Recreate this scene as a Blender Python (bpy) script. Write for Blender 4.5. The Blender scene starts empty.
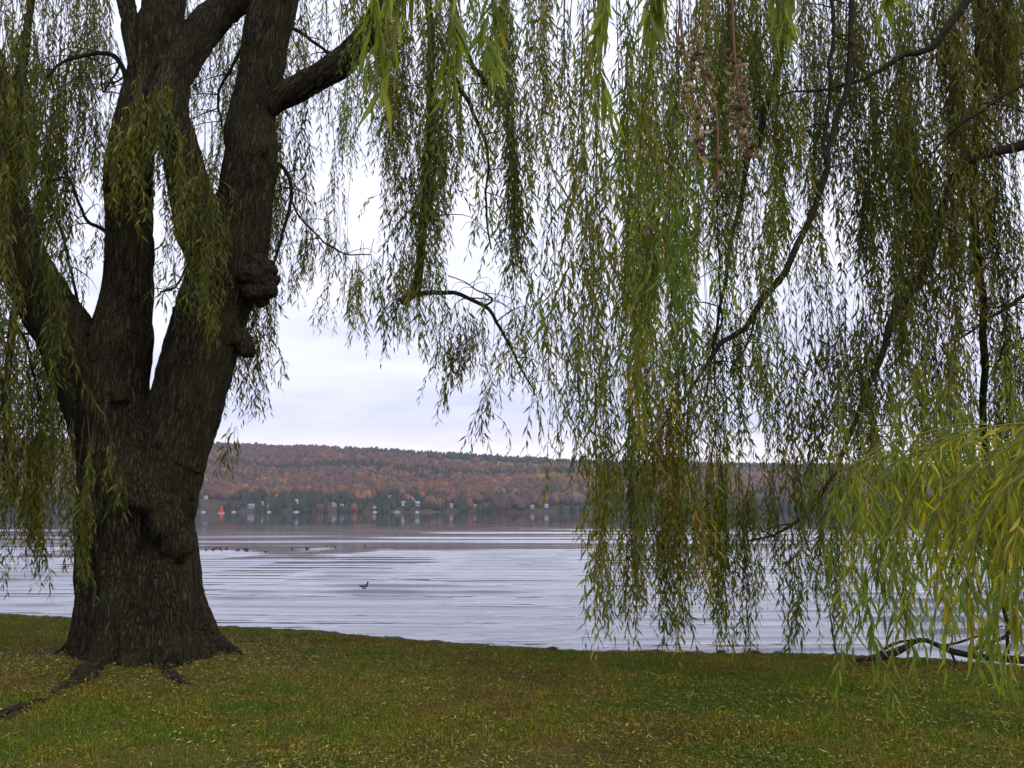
import bpy, bmesh, math, random
import numpy as np
from mathutils import Vector

random.seed(7)
rng = np.random.default_rng(7)
R = math.radians
S = bpy.context.scene
COL = S.collection

# ------------------------------------------------------------------ camera
FPX = 1000.0                     # focal length in pixels of a 1024 px wide frame
HORIZON = 510.0                  # pixel row of the true horizon
PITCH = math.atan((HORIZON - 384.0) / FPX)
EYE = np.array([0.0, 0.0, 1.6])
WATER = -1.6
cam = bpy.data.cameras.new('camera')
cam.sensor_width = 36.0
cam.lens = 36.0 * FPX / 1024.0
cam.clip_start = 0.05
cam.clip_end = 12000.0
camo = bpy.data.objects.new('camera', cam)
COL.objects.link(camo)
camo.location = EYE
camo.rotation_euler = (math.pi / 2 + PITCH, 0, 0)
S.camera = camo

# ------------------------------------------------------------------ sky and sun
SUN_EL, SUN_AZ = R(44), R(128)    # azimuth measured from +Y (over the lake) towards +X
W = bpy.data.worlds.new('World')
S.world = W
W.use_nodes = True
nt = W.node_tree
nt.nodes.clear()


def N(tree, kind, **kw):
    n = tree.nodes.new(kind)
    for k, v in kw.items():
        if k.startswith('i_'):
            n.inputs[k[2:].replace('_', ' ')].default_value = v
        else:
            setattr(n, k, v)
    return n


def ramp(tree, stops, interp='LINEAR'):
    n = tree.nodes.new('ShaderNodeValToRGB')
    n.color_ramp.interpolation = interp
    e = n.color_ramp.elements
    while len(e) < len(stops):
        e.new(0.5)
    for el, (p, c) in zip(e, stops):
        el.position = p
        el.color = (c[0], c[1], c[2], 1) if hasattr(c, '__len__') else (c, c, c, 1)
    return n


L = nt.links.new
sky = N(nt, 'ShaderNodeTexSky', sky_type='NISHITA', sun_disc=False)
sky.sun_elevation = SUN_EL
sky.sun_rotation = SUN_AZ
sky.air_density = 1.0
sky.dust_density = 2.0
tc = N(nt, 'ShaderNodeTexCoord')
sep = N(nt, 'ShaderNodeSeparateXYZ')
L(tc.outputs['Generated'], sep.inputs[0])
# cloud sheet: project the direction on a layer overhead so that it foreshortens to streaks near the horizon
zc = N(nt, 'ShaderNodeMath', operation='MAXIMUM')
zc.inputs[1].default_value = 0.03
L(sep.outputs['Z'], zc.inputs[0])
zo = N(nt, 'ShaderNodeMath', operation='ADD')
zo.inputs[1].default_value = 0.12
L(zc.outputs[0], zo.inputs[0])
dv = N(nt, 'ShaderNodeVectorMath', operation='DIVIDE')
cz = N(nt, 'ShaderNodeCombineXYZ')
for i in range(3):
    L(zo.outputs[0], cz.inputs[i])
L(tc.outputs['Generated'], dv.inputs[0])
L(cz.outputs[0], dv.inputs[1])
cn = N(nt, 'ShaderNodeTexNoise')
cn.inputs['Scale'].default_value = 1.7
cn.inputs['Detail'].default_value = 6
cn.inputs['Roughness'].default_value = 0.55
L(dv.outputs[0], cn.inputs['Vector'])
# elevation ramp of the stratus deck: bright slot at the horizon, greyer band above it, then pale white
el_n = N(nt, 'ShaderNodeMath', operation='MULTIPLY_ADD')
el_n.inputs[1].default_value = 0.05
L(cn.outputs['Fac'], el_n.inputs[0])
L(sep.outputs['Z'], el_n.inputs[2])
deck = ramp(nt, [(0.0, (7.8, 7.3, 8.0)), (0.082, (8.0, 7.5, 8.1)), (0.108, (5.7, 5.9, 7.5)), (0.15, (6.3, 6.4, 7.9)),
                 (0.24, (7.0, 7.05, 8.2)), (0.42, (7.2, 7.3, 8.7)), (0.7, (6.9, 7.3, 9.2)), (1.0, (6.2, 6.8, 8.8))])
L(el_n.outputs[0], deck.inputs[0])
tone = ramp(nt, [(0.3, (0.84, 0.86, 0.93)), (0.65, (1.06, 1.06, 1.05))])
L(cn.outputs['Fac'], tone.inputs[0])
mul = N(nt, 'ShaderNodeMix', data_type='RGBA', blend_type='MULTIPLY')
mul.inputs['Factor'].default_value = 1.0
L(deck.outputs[0], mul.inputs['A'])
L(tone.outputs[0], mul.inputs['B'])
cov = ramp(nt, [(0.2, 0.8), (0.5, 0.97)])
L(cn.outputs['Fac'], cov.inputs[0])
mixs = N(nt, 'ShaderNodeMix', data_type='RGBA')
L(cov.outputs[0], mixs.inputs['Factor'])
L(sky.outputs[0], mixs.inputs['A'])
L(mul.outputs['Result'], mixs.inputs['B'])
bg = N(nt, 'ShaderNodeBackground')
bg.inputs['Strength'].default_value = 0.118
L(mixs.outputs['Result'], bg.inputs['Color'])
wo = N(nt, 'ShaderNodeOutputWorld')
L(bg.outputs[0], wo.inputs['Surface'])

sun = bpy.data.lights.new('sun', 'SUN')
sun.energy = 1.5
sun.angle = R(14)
sun.color = (1.0, 0.95, 0.87)
suno = bpy.data.objects.new('sun', sun)
COL.objects.link(suno)
sd = Vector((math.sin(SUN_AZ) * math.cos(SUN_EL), math.cos(SUN_AZ) * math.cos(SUN_EL), math.sin(SUN_EL)))
suno.rotation_euler = (-sd).to_track_quat('-Z', 'Y').to_euler()
suno.location = sd * 60

S.view_settings.view_transform = 'Standard'
S.view_settings.look = 'None'
S.view_settings.exposure = 0.42
S.view_settings.gamma = 1.0
S.view_settings.use_curve_mapping = False
S.cycles.max_bounces = 8
S.cycles.transparent_max_bounces = 8
S.cycles.volume_bounces = 0
S.cycles.caustics_reflective = False
S.cycles.caustics_refractive = False

# ------------------------------------------------------------------ helpers
CP, SP = math.cos(PITCH), math.sin(PITCH)


def at(px, py, Y):
    """World point seen at pixel (px, py) standing at world depth Y."""
    a = (np.asarray(px, float) - 512.0) / FPX
    b = (384.0 - np.asarray(py, float)) / FPX
    dy = CP - b * SP
    dz = SP + b * CP
    s = (np.asarray(Y, float) - EYE[1]) / dy
    return np.stack(np.broadcast_arrays(EYE[0] + a * s, EYE[1] + dy * s, EYE[2] + dz * s), -1)


def ground(px, py, z=0.0):
    a = (px - 512.0) / FPX
    b = (384.0 - py) / FPX
    dy = CP - b * SP
    dz = SP + b * CP
    s = (z - EYE[2]) / dz
    return np.array([EYE[0] + a * s, EYE[1] + dy * s, z])


def unit(v):
    return v / np.maximum(np.linalg.norm(v, axis=-1, keepdims=True), 1e-9)


def _hash(ix, iy, iz):
    h = (ix.astype(np.int64) * 374761393 + iy.astype(np.int64) * 668265263 + iz.astype(np.int64) * 1274126177) & 0xffffffff
    h = ((h ^ (h >> 13)) * 1274126177) & 0xffffffff
    h = ((h ^ (h >> 16)) * 2246822519) & 0xffffffff
    return ((h ^ (h >> 15)) & 0xffffff) / float(0xffffff)


def vnoise(p):
    p = np.asarray(p, float)
    f0 = np.floor(p)
    i = f0.astype(np.int64)
    f = p - f0
    f = f * f * f * (f * (f * 6 - 15) + 10)
    r = 0
    for dx in (0, 1):
        wx = f[..., 0] if dx else 1 - f[..., 0]
        for dy in (0, 1):
            wy = f[..., 1] if dy else 1 - f[..., 1]
            for dz in (0, 1):
                wz = f[..., 2] if dz else 1 - f[..., 2]
                r = r + wx * wy * wz * _hash(i[..., 0] + dx, i[..., 1] + dy, i[..., 2] + dz)
    return r


def fbm(p, octs=4, gain=0.5):
    p = np.asarray(p, float)
    r, a, t = 0, 1.0, 0
    for o in range(octs):
        r = r + a * vnoise(p * (2.03 ** o) + 17.3 * o)
        t += a
        a *= gain
    return r / t


def xy(x, y, s):
    return np.stack(np.broadcast_arrays(np.asarray(x, float) * s, np.asarray(y, float) * s, 0.37), -1)


def np_mesh(name, verts, faces, mat, parent=None, smooth=False, col=None, fcount=None, vec=None, loc=None):
    """One mesh object from arrays: faces is (M,k) or a list of such arrays; col is one colour per vertex."""
    verts = np.asarray(verts, np.float32)
    if not isinstance(faces, list):
        faces = [faces]
    faces = [np.asarray(f, np.int32) for f in faces if len(f)]
    me = bpy.data.meshes.new(name)
    me.vertices.add(len(verts))
    me.vertices.foreach_set('co', verts.ravel())
    nl = sum(f.size for f in faces)
    me.loops.add(nl)
    me.loops.foreach_set('vertex_index', np.concatenate([f.ravel() for f in faces]))
    tot = np.concatenate([np.full(len(f), f.shape[1], np.int32) for f in faces])
    st = np.concatenate([[0], np.cumsum(tot)[:-1]]).astype(np.int32)
    me.polygons.add(len(tot))
    me.polygons.foreach_set('loop_start', st)
    me.update(calc_edges=True)
    me.validate()
    if smooth:
        me.polygons.foreach_set('use_smooth', np.ones(len(me.polygons), bool))
    if col is not None:
        a = me.color_attributes.new('tint', 'FLOAT_COLOR', 'POINT')
        c = np.ones((len(verts), 4), np.float32)
        c[:, :3] = col
        a.data.foreach_set('color', c.ravel())
    if vec is not None:
        a = me.attributes.new('grain', 'FLOAT_VECTOR', 'POINT')
        a.data.foreach_set('vector', np.asarray(vec, np.float32).ravel())
    if mat:
        me.materials.append(mat)
    o = bpy.data.objects.new(name, me)
    COL.objects.link(o)
    if parent:
        o.parent = parent
        o.matrix_parent_inverse = parent.matrix_world.inverted()
    return o


def empty(name, loc):
    o = bpy.data.objects.new(name, None)
    COL.objects.link(o)
    o.location = loc
    o.empty_display_size = 0.2
    bpy.context.view_layer.update()
    return o


def tag(o, label=None, cat=None, group=None, kind=None):
    for k, v in (('label', label), ('category', cat), ('group', group), ('kind', kind)):
        if v:
            o[k] = v
    return o


def spline(pts, n):
    """Catmull-Rom through pts (k,d) -> (n,d)."""
    p = np.asarray(pts, float)
    q = np.vstack([2 * p[0] - p[1], p, 2 * p[-1] - p[-2]])
    t = np.linspace(0, len(p) - 1 - 1e-6, n)
    i = t.astype(int)
    f = (t - i)[:, None]
    a, b, c, d = q[i], q[i + 1], q[i + 2], q[i + 3]
    return 0.5 * (2 * b + (c - a) * f + (2 * a - 5 * b + 4 * c - d) * f ** 2 + (3 * b - a - 3 * c + d) * f ** 3)


class MB:
    def __init__(self):
        self.v, self.q, self.t, self.c, self.g, self.n = [], [], [], [], [], 0

    def add(self, v, quads=None, tris=None, col=None, grain=None):
        v = np.asarray(v, float).reshape(-1, 3)
        if quads is not None and len(quads):
            self.q.append(np.asarray(quads) + self.n)
        if tris is not None and len(tris):
            self.t.append(np.asarray(tris) + self.n)
        self.v.append(v)
        self.c.append(np.broadcast_to(np.asarray(col if col is not None else (1, 1, 1), float), (len(v), 3)))
        self.g.append(np.asarray(grain, float) if grain is not None else v)
        self.n += len(v)

    def tube(self, pts, rad, sides=8, col=None, wob=0.0, cap=True):
        pts = np.asarray(pts, float)
        n = len(pts)
        rad = np.broadcast_to(np.asarray(rad, float), (n,))
        t = unit(np.gradient(pts, axis=0))
        ref = np.array([1.0, 0, 0]) if abs(t[0][0]) < 0.9 else np.array([0, 1.0, 0])
        e1 = np.zeros_like(pts)
        a = ref
        for i in range(n):
            a = a - np.dot(a, t[i]) * t[i]
            a = a / max(np.linalg.norm(a), 1e-9)
            e1[i] = a
        e2 = np.cross(t, e1)
        ang = np.linspace(0, 2 * np.pi, sides, endpoint=False)
        ring = e1[:, None] * np.cos(ang)[None, :, None] + e2[:, None] * np.sin(ang)[None, :, None]
        r = rad[:, None]
        if wob:
            s0 = np.concatenate([[0], np.cumsum(np.linalg.norm(np.diff(pts, axis=0), axis=1))])
            q = pts[:, None] + ring * rad.max() * 0.7
            r = r * (1 + wob * (fbm(q * (1.2 / max(rad.max(), 0.02)) + 3.1, 3) - 0.5) * 2)
        v = pts[:, None] + ring * r[..., None]
        s = np.concatenate([[0], np.cumsum(np.linalg.norm(np.diff(pts, axis=0), axis=1))])
        g = np.stack([np.cos(ang)[None] * rad[:, None], np.sin(ang)[None] * rad[:, None],
                      np.broadcast_to(s[:, None], (n, sides))], -1)
        i = np.arange(n - 1)[:, None] * sides
        j = np.arange(sides)[None]
        k = (j + 1) % sides
        quads = np.stack([i + j, i + k, i + sides + k, i + sides + j], -1).reshape(-1, 4)
        vv, gg = v.reshape(-1, 3), g.reshape(-1, 3)
        tris = None
        if cap:
            vv = np.vstack([vv, pts[0], pts[-1]])
            gg = np.vstack([gg, [0, 0, 0], [0, 0, s[-1]]])
            c0, c1 = n * sides, n * sides + 1
            jj = np.arange(sides)
            kk = (jj + 1) % sides
            b = (n - 1) * sides
            tris = np.vstack([np.stack([np.full(sides, c0), kk, jj], -1), np.stack([np.full(sides, c1), b + jj, b + kk], -1)])
        self.add(vv, quads, tris, col, gg)

    def box(self, lo, hi, col=None):
        (x0, y0, z0), (x1, y1, z1) = lo, hi
        v = [(x0, y0, z0), (x1, y0, z0), (x1, y1, z0), (x0, y1, z0), (x0, y0, z1), (x1, y0, z1), (x1, y1, z1), (x0, y1, z1)]
        q = [(0, 3, 2, 1), (4, 5, 6, 7), (0, 1, 5, 4), (1, 2, 6, 5), (2, 3, 7, 6), (3, 0, 4, 7)]
        self.add(v, q, None, col)

    def build(self, name, mat, parent=None, smooth=True):
        f = []
        if self.q:
            f.append(np.vstack(self.q))
        if self.t:
            f.append(np.vstack(self.t))
        return np_mesh(name, np.vstack(self.v), f, mat, parent, smooth, np.vstack(self.c), vec=np.vstack(self.g))


def icosphere(sub):
    bm = bmesh.new()
    bmesh.ops.create_icosphere(bm, subdivisions=sub, radius=1.0)
    v = np.array([x.co[:] for x in bm.verts])
    f = np.array([[q.index for q in x.verts] for x in bm.faces])
    bm.free()
    return v, f


# ------------------------------------------------------------------ materials
def material(name):
    m = bpy.data.materials.new(name)
    m.use_nodes = True
    t = m.node_tree
    t.nodes.clear()
    out = t.nodes.new('ShaderNodeOutputMaterial')
    return m, t, out


def mat_leaf(name, trans=0.5, rough=0.55, spec=0.16, under=0.3):
    m, t, out = material(name)
    a = N(t, 'ShaderNodeVertexColor', layer_name='tint')
    p = N(t, 'ShaderNodeBsdfPrincipled')
    p.inputs['Roughness'].default_value = rough
    p.inputs['Specular IOR Level'].default_value = spec
    geo = N(t, 'ShaderNodeNewGeometry')
    pale = N(t, 'ShaderNodeMix', data_type='RGBA')          # the underside of a willow leaf is paler
    pale.inputs['B'].default_value = (0.17, 0.20, 0.075, 1)
    bf = N(t, 'ShaderNodeMath', operation='MULTIPLY')
    bf.inputs[1].default_value = under
    t.links.new(geo.outputs['Backfacing'], bf.inputs[0])
    t.links.new(bf.outputs[0], pale.inputs['Factor'])
    t.links.new(a.outputs['Color'], pale.inputs['A'])
    t.links.new(pale.outputs['Result'], p.inputs['Base Color'])
    tr = N(t, 'ShaderNodeBsdfTranslucent')
    hs = N(t, 'ShaderNodeHueSaturation')
    hs.inputs['Hue'].default_value = 0.49
    hs.inputs['Saturation'].default_value = 1.15
    hs.inputs['Value'].default_value = 1.35
    t.links.new(a.outputs['Color'], hs.inputs['Color'])
    t.links.new(hs.outputs[0], tr.inputs['Color'])
    mx = N(t, 'ShaderNodeMixShader')
    mx.inputs[0].default_value = trans
    t.links.new(p.outputs[0], mx.inputs[1])
    t.links.new(tr.outputs[0], mx.inputs[2])
    t.links.new(mx.outputs[0], out.inputs['Surface'])
    return m


def mat_tint(name, rough=0.9, spec=0.2, noise=None):
    m, t, out = material(name)
    a = N(t, 'ShaderNodeVertexColor', layer_name='tint')
    p = N(t, 'ShaderNodeBsdfPrincipled')
    p.inputs['Roughness'].default_value = rough
    p.inputs['Specular IOR Level'].default_value = spec
    if noise:
        g = N(t, 'ShaderNodeNewGeometry')
        n = N(t, 'ShaderNodeTexNoise')
        n.inputs['Scale'].default_value = noise
        n.inputs['Detail'].default_value = 6
        t.links.new(g.outputs['Position'], n.inputs['Vector'])
        r = ramp(t, [(0.3, 0.6), (0.7, 1.35)])
        t.links.new(n.outputs['Fac'], r.inputs[0])
        x = N(t, 'ShaderNodeMix', data_type='RGBA', blend_type='MULTIPLY')
        x.inputs['Factor'].default_value = 1
        t.links.new(a.outputs['Color'], x.inputs['A'])
        t.links.new(r.outputs[0], x.inputs['B'])
        t.links.new(x.outputs['Result'], p.inputs['Base Color'])
        b = N(t, 'ShaderNodeBump')
        b.inputs['Strength'].default_value = 0.5
        b.inputs['Distance'].default_value = 0.3 / noise
        t.links.new(n.outputs['Fac'], b.inputs['Height'])
        t.links.new(b.outputs[0], p.inputs['Normal'])
    else:
        t.links.new(a.outputs['Color'], p.inputs['Base Color'])
    t.links.new(p.outputs[0], out.inputs['Surface'])
    return m


def mat_bark(name, dark, mid, pale, scale=1.0, moss=0.25):
    m, t, out = material(name)
    at_ = N(t, 'ShaderNodeAttribute', attribute_name='grain')
    wn = N(t, 'ShaderNodeTexNoise')
    wn.inputs['Scale'].default_value = 7 * scale
    wn.inputs['Detail'].default_value = 4
    t.links.new(at_.outputs['Vector'], wn.inputs['Vector'])
    wa = N(t, 'ShaderNodeVectorMath', operation='MULTIPLY_ADD')
    wa.inputs[1].default_value = (0.09 / scale, 0.09 / scale, 0.30 / scale)
    t.links.new(wn.outputs['Color'], wa.inputs[0])
    t.links.new(at_.outputs['Vector'], wa.inputs[2])
    mp = N(t, 'ShaderNodeMapping')
    mp.inputs['Scale'].default_value = (29 * scale, 29 * scale, 2.7 * scale)
    t.links.new(wa.outputs[0], mp.inputs['Vector'])
    vo = N(t, 'ShaderNodeTexVoronoi', feature='DISTANCE_TO_EDGE')
    vo.inputs['Scale'].default_value = 1.0
    t.links.new(mp.outputs[0], vo.inputs['Vector'])
    n1 = N(t, 'ShaderNodeTexNoise')
    n1.inputs['Scale'].default_value = 3.2
    n1.inputs['Detail'].default_value = 7
    n1.inputs['Roughness'].default_value = 0.7
    t.links.new(mp.outputs[0], n1.inputs['Vector'])
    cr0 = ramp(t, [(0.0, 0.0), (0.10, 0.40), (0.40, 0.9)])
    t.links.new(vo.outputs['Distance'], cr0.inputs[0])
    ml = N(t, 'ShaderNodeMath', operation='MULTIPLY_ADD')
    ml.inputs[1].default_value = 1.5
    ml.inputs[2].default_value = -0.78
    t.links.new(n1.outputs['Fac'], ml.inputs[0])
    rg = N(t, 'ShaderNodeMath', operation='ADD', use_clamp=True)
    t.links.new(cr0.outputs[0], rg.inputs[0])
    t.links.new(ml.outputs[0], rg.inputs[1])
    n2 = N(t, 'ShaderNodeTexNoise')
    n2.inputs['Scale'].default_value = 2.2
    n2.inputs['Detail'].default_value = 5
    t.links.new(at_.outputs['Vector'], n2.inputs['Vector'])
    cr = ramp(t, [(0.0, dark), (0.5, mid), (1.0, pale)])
    t.links.new(rg.outputs[0], cr.inputs[0])
    mr = ramp(t, [(0.45, 0.0), (0.68, moss)])
    t.links.new(n2.outputs['Fac'], mr.inputs[0])
    mx = N(t, 'ShaderNodeMix', data_type='RGBA')
    mx.inputs['B'].default_value = (0.06, 0.07, 0.018, 1)
    t.links.new(mr.outputs[0], mx.inputs['Factor'])
    t.links.new(cr.outputs[0], mx.inputs['A'])
    p = N(t, 'ShaderNodeBsdfPrincipled')
    p.inputs['Roughness'].default_value = 0.95
    p.inputs['Specular IOR Level'].default_value = 0.12
    t.links.new(mx.outputs['Result'], p.inputs['Base Color'])
    b = N(t, 'ShaderNodeBump')
    b.inputs['Strength'].default_value = 1.0
    b.inputs['Distance'].default_value = 0.035 / scale
    t.links.new(rg.outputs[0], b.inputs['Height'])
    t.links.new(b.outputs[0], p.inputs['Normal'])
    t.links.new(p.outputs[0], out.inputs['Surface'])
    return m


M_LEAF = mat_leaf('willow leaf')
M_NEARLEAF = mat_leaf('willow leaf close', trans=0.56, rough=0.5)
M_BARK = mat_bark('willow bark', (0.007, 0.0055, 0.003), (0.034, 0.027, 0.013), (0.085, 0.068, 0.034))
M_LIMB = mat_bark('limb bark', (0.02, 0.016, 0.011), (0.042, 0.034, 0.022), (0.07, 0.058, 0.038), 2.5, 0.15)
M_BURL = mat_bark('burl bark', (0.010, 0.007, 0.005), (0.038, 0.027, 0.016), (0.078, 0.056, 0.034), 1.6, 0.08)
M_DRIFT = mat_bark('wet fallen wood', (0.022, 0.015, 0.013), (0.055, 0.038, 0.034), (0.10, 0.075, 0.066), 3.0, 0.0)
M_GRASS = mat_leaf('grass blade', trans=0.25, rough=0.8, spec=0.04, under=0.0)
M_LITTER = mat_tint('fallen leaf', 0.7, 0.25)
M_ROCK = mat_tint('shore stone', 0.85, 0.3, noise=14)
M_WOOD = mat_tint('far foliage', 1.0, 0.0)
M_PAINT = mat_tint('painted', 0.6, 0.3)
M_FEATHER = mat_tint('feather', 0.7, 0.2)

# ------------------------------------------------------------------ lake
def edge_y(x):
    """Depth of the lawn's lip above the water."""
    kx = np.array([-60, -30, -14, -8.2, -4.2, -2.65, -1.17, 0.09, 1.02, 2.16, 3.3, 4.3, 5.35, 6.6, 8.5, 12, 20, 60.0])
    ky = np.array([26, 20, 17, 15.9, 14.2, 13.6, 12.55, 11.9, 11.62, 11.5, 11.42, 11.0, 10.45, 10.6, 11.6, 12.5, 13, 16.0])
    y = np.interp(x, kx, ky)
    return y + 0.10 * (fbm(xy(x, 0, 1.3), 3) - 0.5) + 0.05 * (fbm(xy(x, 9, 6), 2) - 0.5)


LAKE = {}


def lake_z(x, y):
    """Height of the wavy water surface at a point."""
    i = int(np.clip(np.searchsorted(LAKE['rows'], y), 3, len(LAKE['rows']) - 4))
    j = int(np.clip(np.searchsorted(LAKE['k'], x / y), 0, len(LAKE['k']) - 1))
    return WATER + float(LAKE['Z'][i - 2:i + 3, j].mean())


def build_lake():
    rows = [9.0]
    H = EYE[2] - WATER
    while rows[-1] < 1540:
        y = rows[-1]
        rows.append(y + min(max(y * y / (H * FPX) * 0.33, 0.05), 25))
    rows = np.array(rows)
    k = np.concatenate([np.linspace(-1.6, -0.62, 60)[:-1], np.linspace(-0.62, 0.62, 420), np.linspace(0.62, 1.6, 60)[1:]])
    Y = np.broadcast_to(rows[:, None], (len(rows), len(k)))
    X = Y * k[None]
    dY = np.gradient(rows)[:, None]
    dX = Y * (1.24 / 420)
    Z = np.zeros_like(X)
    wrp = 5.0 * (fbm(xy(X, Y, 0.035), 3) - 0.5)
    for lam, slope, ang, sx, sy, seed in ((3.1, 0.19, 0.03, .13, .08, 1), (2.2, 0.07, -0.03, .17, .09, 2), (1.35, 0.05, 0.06, .25, .12, 3),
                                          (0.8, 0.030, -0.22, .35, .2, 4), (4.6, 0.030, 0.02, .10, .06, 5), (0.45, 0.012, 0.35, .6, .4, 6)):
        A = slope * lam / (2 * np.pi)
        env = np.clip((fbm(np.stack([X * sx, Y * sy, np.full_like(X, seed * 7.1)], -1), 3) - 0.42) * 4.0, 0.15, 1.0)
        ph = 2 * np.pi / lam * (Y * math.cos(ang) + X * math.sin(ang) + wrp * 0.3) + seed
        prof = 1.7 * (0.5 + 0.5 * np.cos(ph)) ** 5 - 0.418
        fade = np.clip(lam / (2.6 * dY) - 1, 0, 1) * np.clip(1.15 - Y / 190, 0.12, 1)
        Z = Z + A * env * prof * fade
    # long low swell left by passing boats: seen as light and dark bars on the calmer water farther out
    for lam, slope, ang, seed in ((13.0, 0.030, 0.05, 11), (21.0, 0.024, -0.04, 12), (8.0, 0.030, 0.02, 13)):
        env = np.clip((fbm(np.stack([X * .022, Y * .05, np.full_like(X, seed * 3.3)], -1), 3) - 0.40) * 4.0, 0, 1.2)
        ph = 2 * np.pi / lam * (Y * math.cos(ang) + X * math.sin(ang) + wrp) + seed
        win = np.clip((Y - 78) / 45, 0, 1) * np.clip((420 - Y) / 250, 0, 1) * np.clip(lam / (2.6 * dY) - 1, 0, 1)
        Z = Z + slope * lam / 6.283 * env * np.cos(ph) * win
    LAKE.update(rows=rows, k=k, Z=Z)
    V = np.stack([X, Y, WATER + Z], -1).reshape(-1, 3)
    nr, nc = X.shape
    i = np.arange(nr - 1)[:, None] * nc
    j = np.arange(nc - 1)[None]
    F = np.stack([i + j, i + j + 1, i + nc + j + 1, i + nc + j], -1).reshape(-1, 4)
    m, t, out = material('lake water')
    p = N(t, 'ShaderNodeBsdfPrincipled')
    p.inputs['Base Color'].default_value = (0.035, 0.045, 0.06, 1)
    p.inputs['IOR'].default_value = 1.33
    g = N(t, 'ShaderNodeNewGeometry')
    sp = N(t, 'ShaderNodeSeparateXYZ')
    t.links.new(g.outputs['Position'], sp.inputs[0])
    mp = N(t, 'ShaderNodeMapping')
    mp.inputs['Scale'].default_value = (0.035, 0.10, 0.02)
    t.links.new(g.outputs['Position'], mp.inputs['Vector'])
    n = N(t, 'ShaderNodeTexNoise')
    n.inputs['Scale'].default_value = 1.0
    n.inputs['Detail'].default_value = 5
    n.inputs['Roughness'].default_value = 0.6
    t.links.new(mp.outputs[0], n.inputs['Vector'])
    # wind streaks: ruffled water mirrors the high sky, calm water under the far shore mirrors the hill
    far = N(t, 'ShaderNodeMapRange')
    far.inputs['From Min'].default_value = 78
    far.inputs['From Max'].default_value = 230
    far.inputs['To Min'].default_value = 0.34
    far.inputs['To Max'].default_value = -0.09
    t.links.new(sp.outputs['Y'], far.inputs['Value'])
    ad = N(t, 'ShaderNodeMath', operation='ADD')
    t.links.new(n.outputs['Fac'], ad.inputs[0])
    t.links.new(far.outputs[0], ad.inputs[1])
    rr = ramp(t, [(0.48, 0.03), (0.60, 0.075), (0.75, 0.09)])
    t.links.new(ad.outputs[0], rr.inputs[0])
    nr_ = N(t, 'ShaderNodeMapRange')
    nr_.inputs['From Min'].default_value = 45
    nr_.inputs['From Max'].default_value = 95
    nr_.inputs['To Min'].default_value = 0.22
    t.links.new(sp.outputs['Y'], nr_.inputs['Value'])
    rm = N(t, 'ShaderNodeMath', operation='MULTIPLY')
    t.links.new(rr.outputs[0], rm.inputs[0])
    t.links.new(nr_.outputs[0], rm.inputs[1])
    t.links.new(rm.outputs[0], p.inputs['Roughness'])
    n2 = N(t, 'ShaderNodeTexNoise')
    mp2 = N(t, 'ShaderNodeMapping')
    mp2.inputs['Scale'].default_value = (1.6, 4.0, 1.0)
    t.links.new(g.outputs['Position'], mp2.inputs['Vector'])
    t.links.new(mp2.outputs[0], n2.inputs['Vector'])
    n2.inputs['Scale'].default_value = 1.0
    n2.inputs['Detail'].default_value = 3
    b = N(t, 'ShaderNodeBump')
    bfd = N(t, 'ShaderNodeMapRange')
    bfd.inputs['From Min'].default_value = 20
    bfd.inputs['From Max'].default_value = 140
    bfd.inputs['To Min'].default_value = 0.06
    bfd.inputs['To Max'].default_value = 0.015
    t.links.new(sp.outputs['Y'], bfd.inputs['Value'])
    t.links.new(bfd.outputs[0], b.inputs['Strength'])
    b.inputs['Distance'].default_value = 0.02
    t.links.new(n2.outputs['Fac'], b.inputs['Height'])
    t.links.new(b.outputs[0], p.inputs['Normal'])
    t.links.new(p.outputs[0], out.inputs['Surface'])
    o = np_mesh('lake', V, F, m, None, True)
    tag(o, kind='structure')


build_lake()

# ------------------------------------------------------------------ far shore: hills and forest
SHORE = 1500.0


def ridge_height(x_over_y):
    px = 512 + 1000 * x_over_y
    kp = np.array([-1400, -600, -200, 0, 120, 215, 300, 400, 480, 560, 660, 750, 900, 1024, 1300, 2400])
    kr = np.array([44, 58, 69, 73, 72, 69, 67, 63, 57.5, 52, 50, 48, 46, 45, 46, 36])
    return np.interp(px, kp, kr)          # pixels above the true horizon, tree tops included


RY = 2350.0


def hill_z(x, y):
    t = np.clip((y - SHORE) / (RY - SHORE), 0, 1.6)
    top = ridge_height(x / np.maximum(y, 1)) / 1000.0 * RY + EYE[2] - 10
    prof = np.where(t < 1, 0.10 * np.clip(t * 12, 0, 1) * 0.3 + 0.97 * (t ** 1.02), 1.0 - 0.25 * (t - 1))
    n = (fbm(xy(x, y, 1 / 260.0), 3) - 0.5) * 26 * np.clip(t * 3, 0, 1) * np.clip(1.35 - t, 0.15, 1)
    return WATER - 1.0 + prof * top + n


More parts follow.
